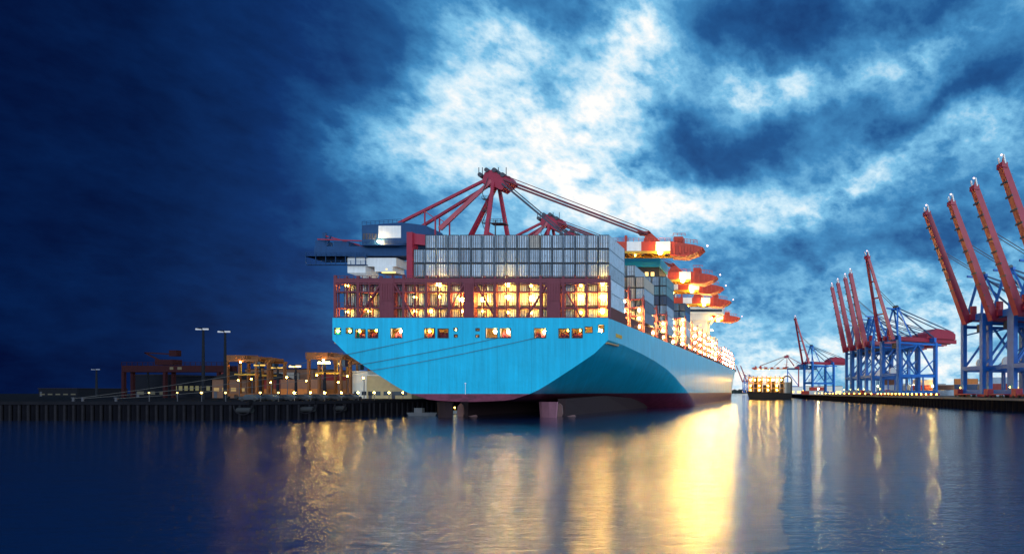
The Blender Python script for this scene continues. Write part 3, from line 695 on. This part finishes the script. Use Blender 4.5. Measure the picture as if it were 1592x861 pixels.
# ================================================================ CRANES WITH RAISED BOOMS (right quay)
def crane_r(twin, length=42.0, ang=67):
    r = thing('quay_crane', 'x', 'crane', (0,0,0)); hz = 30.0
    for x in (0, -26):
        for y in (-6.5, 6.5):
            o = MB().beam((x, y, 1.2), (x, y, hz-1.5 if x else hz+1), 2.0, 1.6).build('leg', BLUE, r)
            bo = MB(); bo.box(x-.8, x+.8, y-2.6, y+2.6, .2, 1.2, 0)
            for q in range(5): bo.tube((x-.4, y-2.2+q*1.1, .4), (x+.4, y-2.2+q*1.1, .4), .38, 8, mi=1)
            bo.build('bogie', [RED, STEEL], o)
    for x in (0, -26):
        MB().beam((x, -6.5, 2.0), (x, 6.5, 2.0), 1.5, 1.6).build('sill_beam', BLUE, r)
        MB().beam((x, -6.5, 11.0), (x, 6.5, 11.0), 1.5, 1.5).build('portal_beam', BLUE, r)
        MB().beam((x, -6.5, hz), (x, 6.5, hz), 1.6, 2.4).build('top_cross_beam', BLUE, r)
    for y in (-6.5, 6.5):
        b = MB(); b.beam((-26, y, 10.5), (0, y, 10.5), 1.1, 1.5); b.beam((-30, y, hz-2.6), (0, y, hz-2.6), .9, 1.1)
        b.beam((-26, y, 11), (-13, y, 27.4), .7); b.beam((-13, y, 27.4), (0, y, 11), .7); b.beam((-26, y, 20), (-13, y, 11), .45); b.beam((0, y, 24), (-13, y, 27), .5)
        for x in (-9, -17): b.beam((x, y, 1.5), (x, y, 10), .6)
        b.beam((-26, y, 1.8), (0, y, 1.8), .7, .9)
        b.build('side_frame', BLUE, r)
    gd = MB(); ys = (-2.2, 2.2)
    for y in ys: gd.box(-46, 2.6, y-.7, y+.7, hz-1.0, hz+1.2)
    for i in range(10): gd.box(-45+i*4.8, -44.4+i*4.8, -1.5, 1.5, hz-.6, hz+.4)
    gd.rail((-46, -3.3, hz+.6), (2, -3.3, hz+.6), 1.1, 18, .06); gd.build('girder', RED, r)
    mh = MB(); P = [(-44, 1.2), (-44, 4.2), (-40, 6.0), (-30, 6.6), (-24, 3.8), (-22, 1.2)]; n = 6
    mh.poly([(x, -4, hz+z) for x, z in P]+[(x, 4, hz+z) for x, z in P], [tuple(range(n)), tuple(range(2*n-1, n-1, -1))]+[(i, n+i, n+(i+1) % n, (i+1) % n) for i in range(n)], 0)
    mh.box(-37, -33, -4.1, -4.0, hz+2, hz+4.6, 1); mh.build('machinery_house', [RED, WHITE], r)
    af = MB()
    for y in (-5, 5): af.beam((-.5, y, hz+1), (-3.5, y*.35, hz+16), .9); af.beam((-10, y, hz+1), (-4, y*.35, hz+16), .7)
    af.beam((-3.7, -3.2, hz+16), (-3.7, 3.2, hz+16), 1.0); af.beam((-3.7, 0, hz+15.6), (2.5, 0, hz+15.8), .7)
    for y in (-1.2, 0, 1.2): af.tube((-3.7, y-.3, hz+16.9), (-3.7, y+.3, hz+16.9), .8, 10, mi=1)
    for i in range(3): af.beam((-8+i*1.5, 5, hz+2+i*3), (-4, 4, hz+5+i*3.4), .22, mi=2)
    af.build('apex_frame', [BLUE, STEEL, WHITE], r)
    for y in (-2.6, 2.6):
        MB().beam((-4, y*.7, hz+16), (-44, y, hz+5.2), .45).build('backstay', DBLUE, r)
        MB().beam((-4, y*.7, hz+15), (-26, y*2, hz+1.5), .55).build('inner_backstay', DBLUE, r)
    ca, sa = math.cos(R(ang)), math.sin(R(ang)); h0 = Vector((2.8, 0, hz)); tip = h0+Vector((ca, 0, sa))*length
    bm = MB()
    if twin:
        for y in (-5.2, 5.2):
            bm.beam(h0+Vector((0, y, -1)), tip+Vector((0, y*.12, 0)), 1.35, 1.8, w2=1.1, h2=1.2)
        for q in (.3, .5, .7): c0 = h0.lerp(tip, q); w_ = 5.2*(1-.88*q); bm.beam(c0+Vector((0,-w_,0)), c0+Vector((0,w_,0)), .6)
    else:
        bm.beam(h0+Vector((-.4, 0, -2)), tip, 2.7, 2.9, w2=2.2, h2=1.9)
        for q in range(9): c0 = h0.lerp(tip, .08+q*.1)+Vector((sa, 0, -ca))*1.45; bm.beam(c0+Vector((0,-1.6,0)), c0+Vector((0,1.6,0)), .35, .5, 1)
    for q in range(14): c0 = h0.lerp(tip, .1+q*.063)+Vector((-sa, 0, ca))*1.5; bm.beam(c0, c0+Vector((-sa, 0, ca))*.9, .12, mi=1)
    bm.build('boom', [RED, STEEL], r)
    tp = MB(); tp.beam(tip+Vector((0,-1.4,-.3)), tip+Vector((0,1.4,-.3)), 1.9, 1.5); tp.beam(tip, tip+Vector((-.6, 0, 2.4)), .5); tp.beam(tip+Vector((-.2,-1.3,0)), tip+Vector((.4,-1.3,2.6)), .4, mi=1); tp.beam(tip+Vector((-.2,1.3,0)), tip+Vector((.4,1.3,2.6)), .4, mi=1)
    to = tp.build('boom_tip', [RED, WHITE], r); c0 = tip+Vector((.2, 0, 3.0)); MB().ball(c0, .28).build('beacon', LAMPP, to)
    for y in (-.8, .8): MB().beam((-3.5, y, hz+16.5), h0.lerp(tip, .62)+Vector((-1.2, y, 0)), .2).build('hoist_rope', CABLE, r)
    MB().tube((-8, -7.6, 13.2), (-8, -6.9, 13.2), 2.1, 20).build('cable_reel', WHITE, r)
    MB().tube((-2, -3, hz+1.2), (-2, -3, hz+5), 1.25, 14).build('winch_drum', RED, r)
    MB().box(-6, -2.8, -2, 2, hz-5, hz-2.2).build('cab', [STEEL], r)
    MB().ball((1.6, -6.5, 3.6), .22).build('leg_lamp', LAMPQ, r)
    return r
RZ = math.atan2(-.22, -.975); RG = 'cranes with raised booms on the right quay'
m0 = crane_r(False); t0 = crane_r(True, 43, 73); m1 = crane_r(False, 41, 78)
near = [(73, 213, 'leftmost of the four tall near cranes with raised red booms on the right'), (78.7, 201.6, 'second of four tall near cranes, raised red boom just right of the first'),
        (81.7, 186.7, 'third of four tall near cranes, its raised boom running down into the frame edge'), (83.7, 168.8, 'rightmost near crane, only its raised red boom end showing at the frame edge')]
for i, (X, Y, lab) in enumerate(near):
    if i == 0: m0.location = (X, Y, QZ); m0.rotation_euler.z = RZ; m0['label'] = lab; m0['group'] = RG
    else: place(m0, (X, Y, QZ), RZ, lab, RG)
RZ2 = math.atan2(-.13, -.99)
for X, Y, lab in ((44.4, 368, 'leftmost crane of the tight row with raised red booms on the right quay'), (46.8, 353.5, 'second crane from left in the tight row on the right quay'),
                  (49.7, 338.5, 'third crane from left in the tight row on the right quay'), (51.2, 325, 'fourth crane of the tight row, just left of the twin-beamed one')):
    if m1['label'] == 'x': m1.location = (X, Y, QZ); m1.rotation_euler.z = RZ2; m1['label'] = lab; m1['group'] = RG
    else: place(m1, (X, Y, QZ), RZ2, lab, RG)
t0.location = (57.2, 294, QZ); t0.rotation_euler.z = math.pi+R(30); t0['group'] = RG; t0['label'] = 'crane with raised boom of two converging red beams, right end of tight row'
place(t0, (24, 500, QZ), math.pi+R(34), 'lone distant crane with thin raised twin-beam boom left of the tight row', RG, .93)
# distant crane with lowered boom over the small lit ship, two tiny raised ones beyond
c = place(cs, (8, 735, QZ), R(180), 'small distant crane with lowered boom above the brightly lit moored ship', 'distant cranes at the end of the right quay', .66)
place(m0, (-80, 1180, QZ), R(200), 'left of two tiny far cranes with raised booms just beyond the bow', 'tiny cranes beyond the bow', .82)
place(m0, (-71, 1180, QZ), R(200), 'right of two tiny far cranes with raised booms just beyond the bow', 'tiny cranes beyond the bow', .82)

# ================================================================ small lit ship at the end of the right quay
fs_ = thing('feeder_ship', 'small dark-hulled ship glowing yellow with deck lights at the end of the right quay', 'ship', (-9, 470, 0))
hbx = MB(); P = [(-27,470,-1),(8,470,-1),(8,600,-1),(-22,600,-1)]; Q = [(-29,468,6.2),(9,468,4.8),(9,600,4.8),(-24,600,6.2)]
hbx.poly(P+Q, [(0,1,5,4),(1,2,6,5),(2,3,7,6),(3,0,4,7),(4,5,6,7)]); hbx.build('hull', BLACKP, fs_, world=True)
gb = MB(); gx = []
for i in range(9): x = -27.5+i*3.7; gb.box(x-.25, x+.25, 470, 470.6, 5, 18+ (i < 8)*1.5); gb.box(x-.25, x+.25, 476, 476.5, 5, 19)
for z in (9, 13, 18): gb.box(-28, 3, 470, 477, z-.3, z+.3)
for i in range(0, 8, 2): gb.beam((-27.5+i*3.7, 470.3, 9), (-27.5+(i+1)*3.7, 470.3, 17), .5)
gb.build('deck_gantry', mat('ochre steel', (.40,.22,.06), .5), fs_, world=True)
cb = MB()
for i in range(8): cb.box(-27+i*3.7, -24.2+i*3.7, 478, 490, 5, 12+3*((i*5) % 3))
cb.build('cargo_block', mat('dark cargo', (.07,.05,.04), .7), fs_, world=True)
for i in range(8):
    for z in (7.5, 11, 16): 
        if (i+int(z)) % 2 or z == 16: MB().ball((-26+i*3.7, 469, z), .55 if z == 16 else .4, n=6, k=4).build('deck_lamp', lampmat('feeder lamp', (1,.55,.07), 150), fs_, world=True)
# low white boat shed and tug at the same quay end
bs = thing('boathouse', 'round-arched dark shed beside the lit moored ship', 'shed', (4, 520, QZ))
q = MB(); 
for i in range(9): th = math.pi*i/8; th2 = math.pi*(i+1)/8; 
pts = [(4-4.5*math.cos(math.pi*i/10), 16+4.5*math.sin(math.pi*i/10)) for i in range(11)]
for (xa, za), (xb, zb_) in zip(pts[:-1], pts[1:]): q.beam((xa+1, 515, za), (xb+1, 515, zb_), 9, .9)
q.box(.2, 1.4, 511, 519, QZ, 16); q.box(8.6, 9.8, 511, 519, QZ, 16); q.build('arch', BLACKP, bs, world=True)
MB().box(1.4, 8.6, 518, 518.4, QZ, 15).build('back_wall', CREAM, bs, world=True)

# ================================================================ left quay: yard furniture
def quay_lamp(x, Y, lab, m=LAMPD, h=2.0, name='quay_lamp', rr=.16):
    X = (x-PX)/F*Y; r = thing(name, lab, 'lamp', (X, Y, QZ), 0, 'small lamps along the left quay edge')
    MB().tube((0,0,0), (0,0,h), .06, 6).build('post', STEEL, r)
    MB().box(-.22, .22, -.12, .12, h-.02, h+.1).build('hood', STEEL, r)
    MB().ball((0, -.05, h-.16), rr, n=8, k=5).build('bulb', m, r); return r
qx = [232, 276, 313.6, 351, 405, 433, 458, 483, 505, 531, 557, 582, 605, 626.5]
def edgeY(x):
    u = (x-PX)/F
    best = None
    for (x0, y0), (x1, y1) in zip(LEDGE[:-1], LEDGE[1:]):
        den = (x1-x0)-u*(y1-y0)
        if abs(den) > 1e-6:
            t_ = (u*y0-x0)/den
            if 0 <= t_ <= 1: best = y0+(y1-y0)*t_
    return best or 118
for i, x in enumerate(qx):
    quay_lamp(x, edgeY(x)+1.2, 'low yellow lamp on the left quay edge, %s from the left in the row' % ORD[i], LAMPD if x < 440 else lampmat('yellow quay lamp', (1, .58, .10), 130), rr=.12 if x < 300 else (.17 if i % 2 else .2))
def mast(x, Y, ytop, lab, m, r_=.3):
    X = (x-PX)/F*Y; H = CAMZ+(HY-ytop)*Y/F-QZ; r = thing('floodlight_mast', lab, 'light mast', (X, Y, QZ), 0, 'tall floodlight masts in the left yard')
    MB().tube((0,0,0), (0,0,H), .42, 10, .22).build('mast', MASTM, r)
    cb_ = MB(); cb_.box(-1.5, 1.5, -.2, .2, H-.25, H); cb_.box(-.25, .25, -1.3, 1.3, H-.25, H); cb_.build('crossarm', MASTM, r)
    for q_ in (-1.35, -.55, .55, 1.35): MB().box(q_-.25, q_+.25, -.5, -.15, H-.5, H-.1).build('floodlight', m, r)
mast(316, 150, 510, 'tallest floodlight mast on the left, leftmost of the close pair', lampmat('mast flood blue white', (.75,.85,1), .55))
mast(350, 155, 514, 'tall floodlight mast, right one of the close pair on the left', lampmat('mast flood blue white', (.75,.85,1), .55))
mast(150, 230, 573, 'faint short floodlight mast near the left frame edge', lampmat('faint mast flood', (.5,.65,1), .25))
mast(230, 200, 573, 'short dark mast before the long red gantry crane', lampmat('faint mast flood', (.5,.65,1), .25))
mast(405, 170, 566, 'yellow floodlight mast beside the red straddle carriers', LAMPM)
mast(460, 170, 568, 'yellow floodlight mast between the brick shed and the orange straddle carrier', lampmat('mast flood yellow', (1,.6,.12), 10))
mast(505, 160, 562, 'bright yellow floodlight mast in front of the orange straddle carrier', lampmat('mast flood gold', (1,.6,.14), 110))
mast(432, 168, 570, 'slim unlit-looking mast between two yellow floodlight masts', LAMPM)

def straddle(col):
    r = thing('straddle_carrier', 'x', 'straddle carrier', (0,0,0))
    for y in (-2.2, 2.2):
        for x in (-4.2, 4.2): MB().beam((x, y, 1.2), (x, y, 11.6), .7, .55).build('leg', col, r)
        b = MB(); b.beam((-5.2, y, 1.1), (5.2, y, 1.1), .7, .9); b.build('side_sill', col, r)
        for x in (-4.3, -1.5, 1.5, 4.3): MB().tube((x, y-.35, .65), (x, y+.35, .65), .65, 12).build('wheel', RUBBER, r)
        MB().beam((-4.8, y, 11.8), (4.8, y, 11.8), .7, .8).build('top_beam', col, r)
    t_ = MB(); t_.box(-4.6, 1, -2.6, 2.6, 12.2, 13.4); t_.box(2, 4.6, -1.5, 1.5, 12.2, 13.0); t_.rail((-4.8, -2.6, 12.2), (4.8, -2.6, 12.2), 1.1, 6, .05); t_.build('machinery_deck', col, r)
    MB().box(3.6, 5.4, -2.4, -1, 9.4, 11.3).build('cab', GLASS, r)
    MB().box(-3.1, 3.1, -1.2, 1.2, 7.2, 7.7).beam((-2, 0, 7.6), (-2, 0, 12), .15).beam((2, 0, 7.6), (2, 0, 12), .15).build('spreader', YELLOW, r)
    MB().ball((0, -2.9, 11.2), .2).build('work_lamp', lampmat('straddle lamp', (1,.6,.15), 160), r)
    return r
ST = mat('orange brown steel', (.20,.07,.018), .5, var=.25); SG2 = 'straddle carriers in the left yard'
s1 = straddle(ST)
Y = 164; s1.location = (at(513, Y, 0).x, Y, QZ); s1['label'] = 'orange straddle carrier beside the ship, standing nearest the stern'; s1['group'] = SG2; s1.rotation_euler.z = R(8)
place(s1, (at(548, 190, 0).x, 190, QZ), R(-8), 'orange straddle carrier partly behind the low beige cabins', SG2)
place(s1, (at(386, 176, 0).x, 176, QZ), R(5), 'dark red straddle carrier, left one of the two beside the yellow mast', SG2)
place(s1, (at(415, 186, 0).x, 186, QZ), R(-6), 'dark red straddle carrier, right one of the two beside the yellow mast', SG2)

# long red gantry crane far left
gx0, gx1, Y = at(197, 190, 0).x, at(360, 190, 0).x, 190
gc = thing('gantry_crane', 'long low red rail gantry crane dark against the left sky', 'crane', ((gx0+gx1)/2, Y, QZ))
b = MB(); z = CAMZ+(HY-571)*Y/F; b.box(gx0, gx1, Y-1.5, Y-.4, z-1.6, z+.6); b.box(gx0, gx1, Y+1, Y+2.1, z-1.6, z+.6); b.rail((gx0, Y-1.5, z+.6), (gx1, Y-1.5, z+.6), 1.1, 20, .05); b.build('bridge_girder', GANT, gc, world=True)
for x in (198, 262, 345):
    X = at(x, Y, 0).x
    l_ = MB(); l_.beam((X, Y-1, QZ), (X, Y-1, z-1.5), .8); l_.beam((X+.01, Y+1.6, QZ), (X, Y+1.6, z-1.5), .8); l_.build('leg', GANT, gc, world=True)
X = at(262, Y, 0).x; b = MB(); b.box(X-3, X+3, Y-1.5, Y+1.5, z+.8, z+2.6); b.beam((X-3, Y, z+2.4), (X-8, Y, z+5), .4); b.beam((X-8, Y, z+5), (X+4, Y, z+4.4), .4); b.box(X+1, X+3.5, Y-.8, Y+.8, z+3.8, z+5.8); b.build('trolley', GANT, gc, world=True)
MB().box(at(272,Y,0).x, at(277,Y,0).x, Y-1.65, Y-1.5, z-.8, z+.1).box(at(284,Y,0).x, at(290,Y,0).x, Y-1.65, Y-1.5, z-.8, z+.1).build('lit_window', lampmat('faint window', (.9,.7,.2), .06), gc, world=True)

DARKW = mat('dark cladding', (.010,.011,.016), .9, spec=.05)
def building(x0, x1, yt, Y, depth, wallm, roofm, lab, cat='building', name='building', roof='flat', wins=0, litm=None, wz=(1.0, 2.2), door=True):
    a, b_ = at(x0, Y, 0).x, at(x1, Y, 0).x; top = CAMZ+(HY-yt)*Y/F
    r = thing(name, lab, cat, ((a+b_)/2, Y, QZ)); q = MB(); h = top-QZ; rh = 0 if roof == 'flat' else min(2.6, h*.35); wt = top-rh
    q.box(a, b_, Y, Y+depth, QZ, wt); q.build('wall', wallm, r, world=True)
    ro = MB()
    if roof == 'flat': ro.box(a-.2, b_+.2, Y-.2, Y+depth+.2, wt, wt+.3)
    else:
        ym = (a+b_)/2; ro.poly([(a-.4, Y-.4, wt-.05), (ym, Y-.4, top), (b_+.4, Y-.4, wt-.05), (a-.4, Y+depth+.4, wt-.05), (ym, Y+depth+.4, top), (b_+.4, Y+depth+.4, wt-.05)], [(0,2,1),(3,4,5),(0,1,4,3),(1,2,5,4),(0,3,5,2)])
    ro.build('roof', roofm, r, world=True)
    for i in range(wins):
        xc = a+(b_-a)*(i+.5)/wins; w_ = (b_-a)/wins*.3
        MB().box(xc-w_, xc+w_, Y-.06, Y-.002, QZ+wz[0], QZ+wz[1]).build('window', litm or GLASS, r, world=True)
    if door: MB().box(a+.6, a+1.6, Y-.05, Y-.003, QZ, QZ+2.1).build('door', STEEL, r, world=True)
    return r
DW = lampmat('yellow lit opening', (1,.62,.06), 1.3)
building(381, 487, 574, 215, 30, BRICK, ROOFM, 'long low brown shed with glowing yellow openings between the straddle carriers', name='shed', wins=8, litm=DW, wz=(2.5, 5.0))
building(330, 383, 577, 185, 20, BRICK, ROOFM, 'small gabled brown brick building right of the long red gantry', roof='gable', wins=4, litm=LITDIM, wz=(2.2, 3.4))
building(210, 262, 583, 210, 15, DARKW, ROOFM, 'dark blue hall under the left end of the red gantry', wins=3, litm=lampmat('very faint window', (.8,.7,.2), .04))
building(268, 328, 585, 205, 15, DARKW, ROOFM, 'dark hall with a row of faint lit windows under the red gantry', wins=7, litm=lampmat('pale faint window', (.9,.8,.25), .14), wz=(2.5, 4.2))
building(60, 120, 604, 260, 20, DARKW, ROOFM, 'low dark warehouse far out near the left frame edge', name='warehouse', wins=5, litm=lampmat('very faint window', (.8,.7,.2), .04), wz=(.6, 1.2))
building(548, 572, 578, 172, 8, CREAM, CREAM, 'beige portable cabin with pale front right of the orange straddle carrier', cat='cabin', name='site_cabin', wins=2)
building(570, 606, 584, 168, 9, mat('beige cladding', (.50,.38,.20), .6), CREAM, 'lower beige cabin closest to the flare of the stern', cat='cabin', name='site_cabin', wins=3, litm=GLASS)
building(606, 640, 591, 166, 9, mat('beige cladding', (.50,.38,.20), .6), CREAM, 'lowest beige cabin half hidden by the ship side', cat='cabin', name='site_cabin', wins=1, litm=GLASS)
# stacks of yard containers (left)
i = 0
for x, Y, z_, p, lab in ((295,240,0,'navy','dark container on the ground beneath the red gantry'),(470,182,0,'orange','orange container on the ground left of the orange straddle carrier'),(470,182,1,'brown','brown container on top of the orange one left of the straddle carrier'),
                     (365,200,0,'brown','brown container beside the gabled brick building'),(440,190,0,'orange','orange container in front of the long brown shed'),(440,190,1,'red','red container on top of the orange one before the brown shed')):
    o = put_container(p, at(x, Y, 0).x+6, Y, QZ+z_*3.06, lab, 'containers in the left yard'); o.rotation_euler.z = R(90)
# amber lit yard: more boxes and lamps on posts
yk = random.Random(21)
for q, (x, Y, n_) in enumerate(((398,205,3),(412,208,2),(428,205,3),(446,202,2),(462,205,3),(484,195,2),(500,205,3),(530,200,2),(560,198,2))):
    for k_ in range(n_):
        p = yk.choice(['orange','brown','red','beige','blue']); o = put_container(p, at(x, Y, 0).x, Y, QZ+k_*3.06, '%s container, %s level of the %s yard stack from the left' % (names[p], ['ground','second','third'][k_], ORD[q]), 'container stacks in the left yard'); o.rotation_euler.z = R(yk.choice([0, 90, 88]))
for q, (x, Y, h_, st_) in enumerate(((372,168,5.5,60),(392,172,6,90),(422,176,5,90),(447,172,6.5,120),(478,176,5.5,120),(494,168,7,140),(527,175,5,140),(541,178,7,160),(566,160,6,140))):
    X = at(x, Y, 0).x; r = thing('yard_lamp', 'amber lamp on a post in the left yard, %s from the left' % ORD[q], 'lamp', (X, Y, QZ), 0, 'amber lamps in the left yard')
    MB().tube((0,0,0), (0,0,h_), .1, 6).build('post', STEEL, r); MB().ball((0,-.3,h_), .2).build('bulb', lampmat('yard lamp %d' % st_, (1,.55,.06), st_), r)
# cars parked along the quay
def car():
    r = thing('parked_car', 'x', 'car', (0,0,0)); b = MB()
    P = [(-2.1,.35),(-2.15,.8),(-1.9,.95),(-1.2,1.0),(-.7,1.42),(.7,1.45),(1.35,1.0),(2.0,.85),(2.15,.6),(2.1,.35)]; n = len(P)
    b.poly([(x, -.85, z) for x, z in P]+[(x, .85, z) for x, z in P], [tuple(range(n)), tuple(range(2*n-1, n-1, -1))]+[(i, n+i, n+(i+1) % n, (i+1) % n) for i in range(n)])
    b.build('body', mat('car paint', (.05,.055,.065), .3, metal=.3), r)
    Pw = [(-1.1,1.02),(-.65,1.36),(.62,1.38),(1.15,1.02)]; w_ = MB(); w_.poly([(x,-.87,z) for x, z in Pw], [(0,1,2,3)]); w_.poly([(x,.87,z) for x, z in Pw], [(3,2,1,0)]); w_.build('window', GLASS, r)
    for x in (-1.35, 1.35):
        for y in (-.8, .8): MB().tube((x, y-.1, .33), (x, y+.1, .33), .33, 12).build('wheel', RUBBER, r)
    return r
c0 = car(); LC = 'cars parked on the left quay'
for i, x in enumerate((392, 420, 447, 472, 496, 522, 545)):
    Y = edgeY(x)+7.5; loc = (at(x, Y, 0).x, Y, QZ); lab = 'dark car parked on the left quay behind the lamps, %s from the left' % ORD[i]
    if i == 0: c0.location = loc; c0['label'] = lab; c0['group'] = LC
    else: place(c0, loc, R(rc.uniform(-6, 6)), lab, LC)
# fender arches hung on the left quay wall
def fender(x, lab):
    Y = edgeY(x)-.9; X = at(x, Y, 0).x; r = thing('hanging_fender', lab, 'fender', (X, Y, 2.4), 0, 'fenders hanging on the left quay wall')
    b = MB(); b.tube((-1.4, 0, -.2), (1.4, 0, -.2), .55, 12); b.build('rubber_roll', RUBBER, r)
    pts = [Vector((-1.9*math.cos(math.pi*k_/10), -.45, .8-1.9*math.sin(math.pi*k_/10))) for k_ in range(11)]; MB().path(pts, .11, 6).build('chain', PILEM, r)
for x, lab in ((381, 'round fender in chains on the left quay wall, leftmost of three'), (478, 'chained fender on the left quay wall, middle of three'), (527, 'chained fender on the left quay wall, nearest the ship')): fender(x, lab)
# pontoon and launch under the stern
pt = thing('pontoon', 'pale lit mooring pontoon seen through the gap under the stern', 'pontoon', (at(728,150,0).x, 150, 0))
X0, X1 = at(703,150,0).x, at(757,150,0).x
MB().box(X0, X1, 150, 152, .1, .9).build('deck', WHITE, pt, world=True)
for k_ in range(4): x = X0+.5+(X1-X0-1)*k_/3; MB().tube((x, 150.4, .9), (x, 150.4, 1.6), .1, 6).build('post', YELLOW, pt, world=True); MB().ball((x, 150.3, 1.7), .16).build('lamp', lampmat('pontoon lamp', (1,.7,.1), 25), pt, world=True)
lc = thing('mooring_launch', 'small grey launch lying beside the left quay by the stern', 'boat', (at(655,140,0).x, 140, 0))
b = MB(); P = [(-3.2,-.8),(2.4,-.9),(4,0),(2.4,.9),(-3.2,.8)]; n = 5; lx = at(655,140,0).x
b.poly([(lx+x*.85, 140+y*.7, -.2) for x, y in P]+[(lx+x, 140+y, .75) for x, y in P], [tuple(range(n))[::-1], tuple(range(n, 2*n))]+[(i, (i+1) % n, n+(i+1) % n, n+i) for i in range(n)]); b.build('hull', mat('grey launch paint', (.12,.13,.15), .6), lc, world=True)
MB().box(lx-1.5, lx+.5, 139.5, 140.5, .75, 1.9).build('wheelhouse', mat('grey launch paint', (.12,.13,.15), .6), lc, world=True)

# ================================================================ right quay furniture
def edge_at(s, inset):
    acc_ = 0
    for (x0, y0), (x1, y1) in zip(REDGE[1:-1], REDGE[2:]):
        L_ = math.hypot(x1-x0, y1-y0)
        if acc_+L_ >= s:
            t_ = (s-acc_)/L_; nx, ny = (y1-y0)/L_, -(x1-x0)/L_
            if nx < 0: nx, ny = -nx, -ny
            return x0+(x1-x0)*t_+nx*inset, y0+(y1-y0)*t_+ny*inset
        acc_ += L_
    return REDGE[-1]
lamps = []
s = 128; i = 0
while s < 400 and i < 40:
    step = 5.2 if 128 <= s < 200 else (10 if s < 300 else 14)
    x, y = edge_at(s, .9); r = thing('quay_lamp', 'low yellow lamp on right quay edge, %s in the row from the near end' % (ORD[i] if i < 23 else str(i+1)+'th'), 'lamp', (x, y, QZ), 0, 'small lamps along the right quay edge')
    MB().tube((0,0,0), (0,0,.9), .08, 6).build('post', STEEL, r); MB().ball((0,0,1.05), .30, n=6, k=4).build('bulb', LAMPQ, r); s += step; i += 1
def rmast(x, Y, yt, lab, m):
    X = at(x, Y, 0).x; H = CAMZ+(HY-yt)*Y/F-QZ; r = thing('floodlight_mast', lab, 'light mast', (X, Y, QZ), 0, 'floodlight masts on the right quay')
    MB().tube((0,0,0), (0,0,H), .25, 8).build('mast', STEEL, r); MB().ball((0,-.3,H), .5).build('floodlight', m, r)
rmast(1503, 225, 573, 'bright flood lamp left of the nearest blue crane legs', lampmat('near quay flood', (1,.6,.12), 70))
rmast(1272, 420, 604, 'low glowing flood lamp between the lone crane and the tight row', LAMPW)
rmast(1420, 330, 598, 'low flood lamp under the twin-beamed crane', LAMPW)
rmast(1450, 320, 600, 'low flood lamp right of the twin-beamed crane legs', LAMPS)
rmast(1228, 560, 600, 'flood lamp beside the arched shed', LAMPW)
rmast(1365, 380, 600, 'added low flood lamp behind the tight row of crane legs', LAMPS)  # added source for the warm gleam on the ship's side
YG = 'containers in the yard on the right quay'; cols = ['red','white','blue','grey','orange','beige','brown','white','red','navy']
i = 0
for x, Y in ((1268,470),(1281,460),(1400,330),(1418,335),(1436,330),(1452,326),(1470,322),(1488,318),(1520,300),(1540,290),(1560,280),(1580,270)):
    nst = 1+(i*7) % 3
    for k_ in range(nst):
        p = cols[(i*3+k_*5) % 10]
        o = put_container(p, at(x, Y, 0).x, Y, QZ+k_*3.06, '%s container %s, %s stack from the left behind right quay cranes' % (names[p], ['on the ground','on the second level','on the third level'][k_], ORD[i]), YG)
        o.rotation_euler.z = R(80)
    i += 1
def truck():
    r = thing('yard_truck', 'x', 'truck', (0,0,0))
    MB().box(-6, 3, -1.2, 1.2, 1.0, 1.35).build('chassis', RED, r)
    MB().box(3.4, 5.8, -1.2, 1.2, .7, 3.1).build('cab', RED, r); MB().box(5.78, 5.84, -1.0, 1.0, 1.9, 2.8).box(4.4, 5.5, -1.23, -1.2, 1.9, 2.8).build('window', GLASS, r)
    for x in (-5, -3.8, 2.2, 4.8):
        for y in (-1.1, 1.1): MB().tube((x, y-.15, .5), (x, y+.15, .5), .5, 10).build('wheel', RUBBER, r)
    return r
tr0 = truck()
for i, (s, ins) in enumerate(((55, 7), (75, 8), (96, 7), (175, 6), (215, 6))):
    x, y = edge_at(s+20, ins); lab = 'red flatbed truck on the right quay under the cranes, %s from near end' % ORD[i]
    if i == 0: tr0.location = (x, y, QZ); tr0.rotation_euler.z = R(103); tr0['label'] = lab; tr0['group'] = 'yard trucks on the right quay'
    else: place(tr0, (x, y, QZ), R(103), lab, 'yard trucks on the right quay')
building(1395, 1470, 597, 400, 20, WHITE, ROOFM, 'long white lit shed behind the twin-beamed crane', name='shed', wins=8, litm=LITWIN, wz=(2, 4))
building(1250, 1310, 600, 640, 20, CREAM, ROOFM, 'far cream shed behind the lone distant crane', name='shed', wins=5, litm=LITWIN, wz=(1, 3))
building(1215, 1248, 601, 600, 10, WHITE, ROOFM, 'white building beside the small lit ship', wins=3, litm=LITWIN, wz=(1, 3))
building(1500, 1700, 592, 330, 20, WHITE, ROOFM, 'white shed seen between the near blue crane legs', name='shed', wins=9, litm=LITWIN, wz=(2, 5))

for o_ in bpy.data.objects:
    if 'label' in o_ and not 4 <= len(o_['label'].split()) <= 16: print('LABEL', len(o_['label'].split()), o_.name, o_['label'])
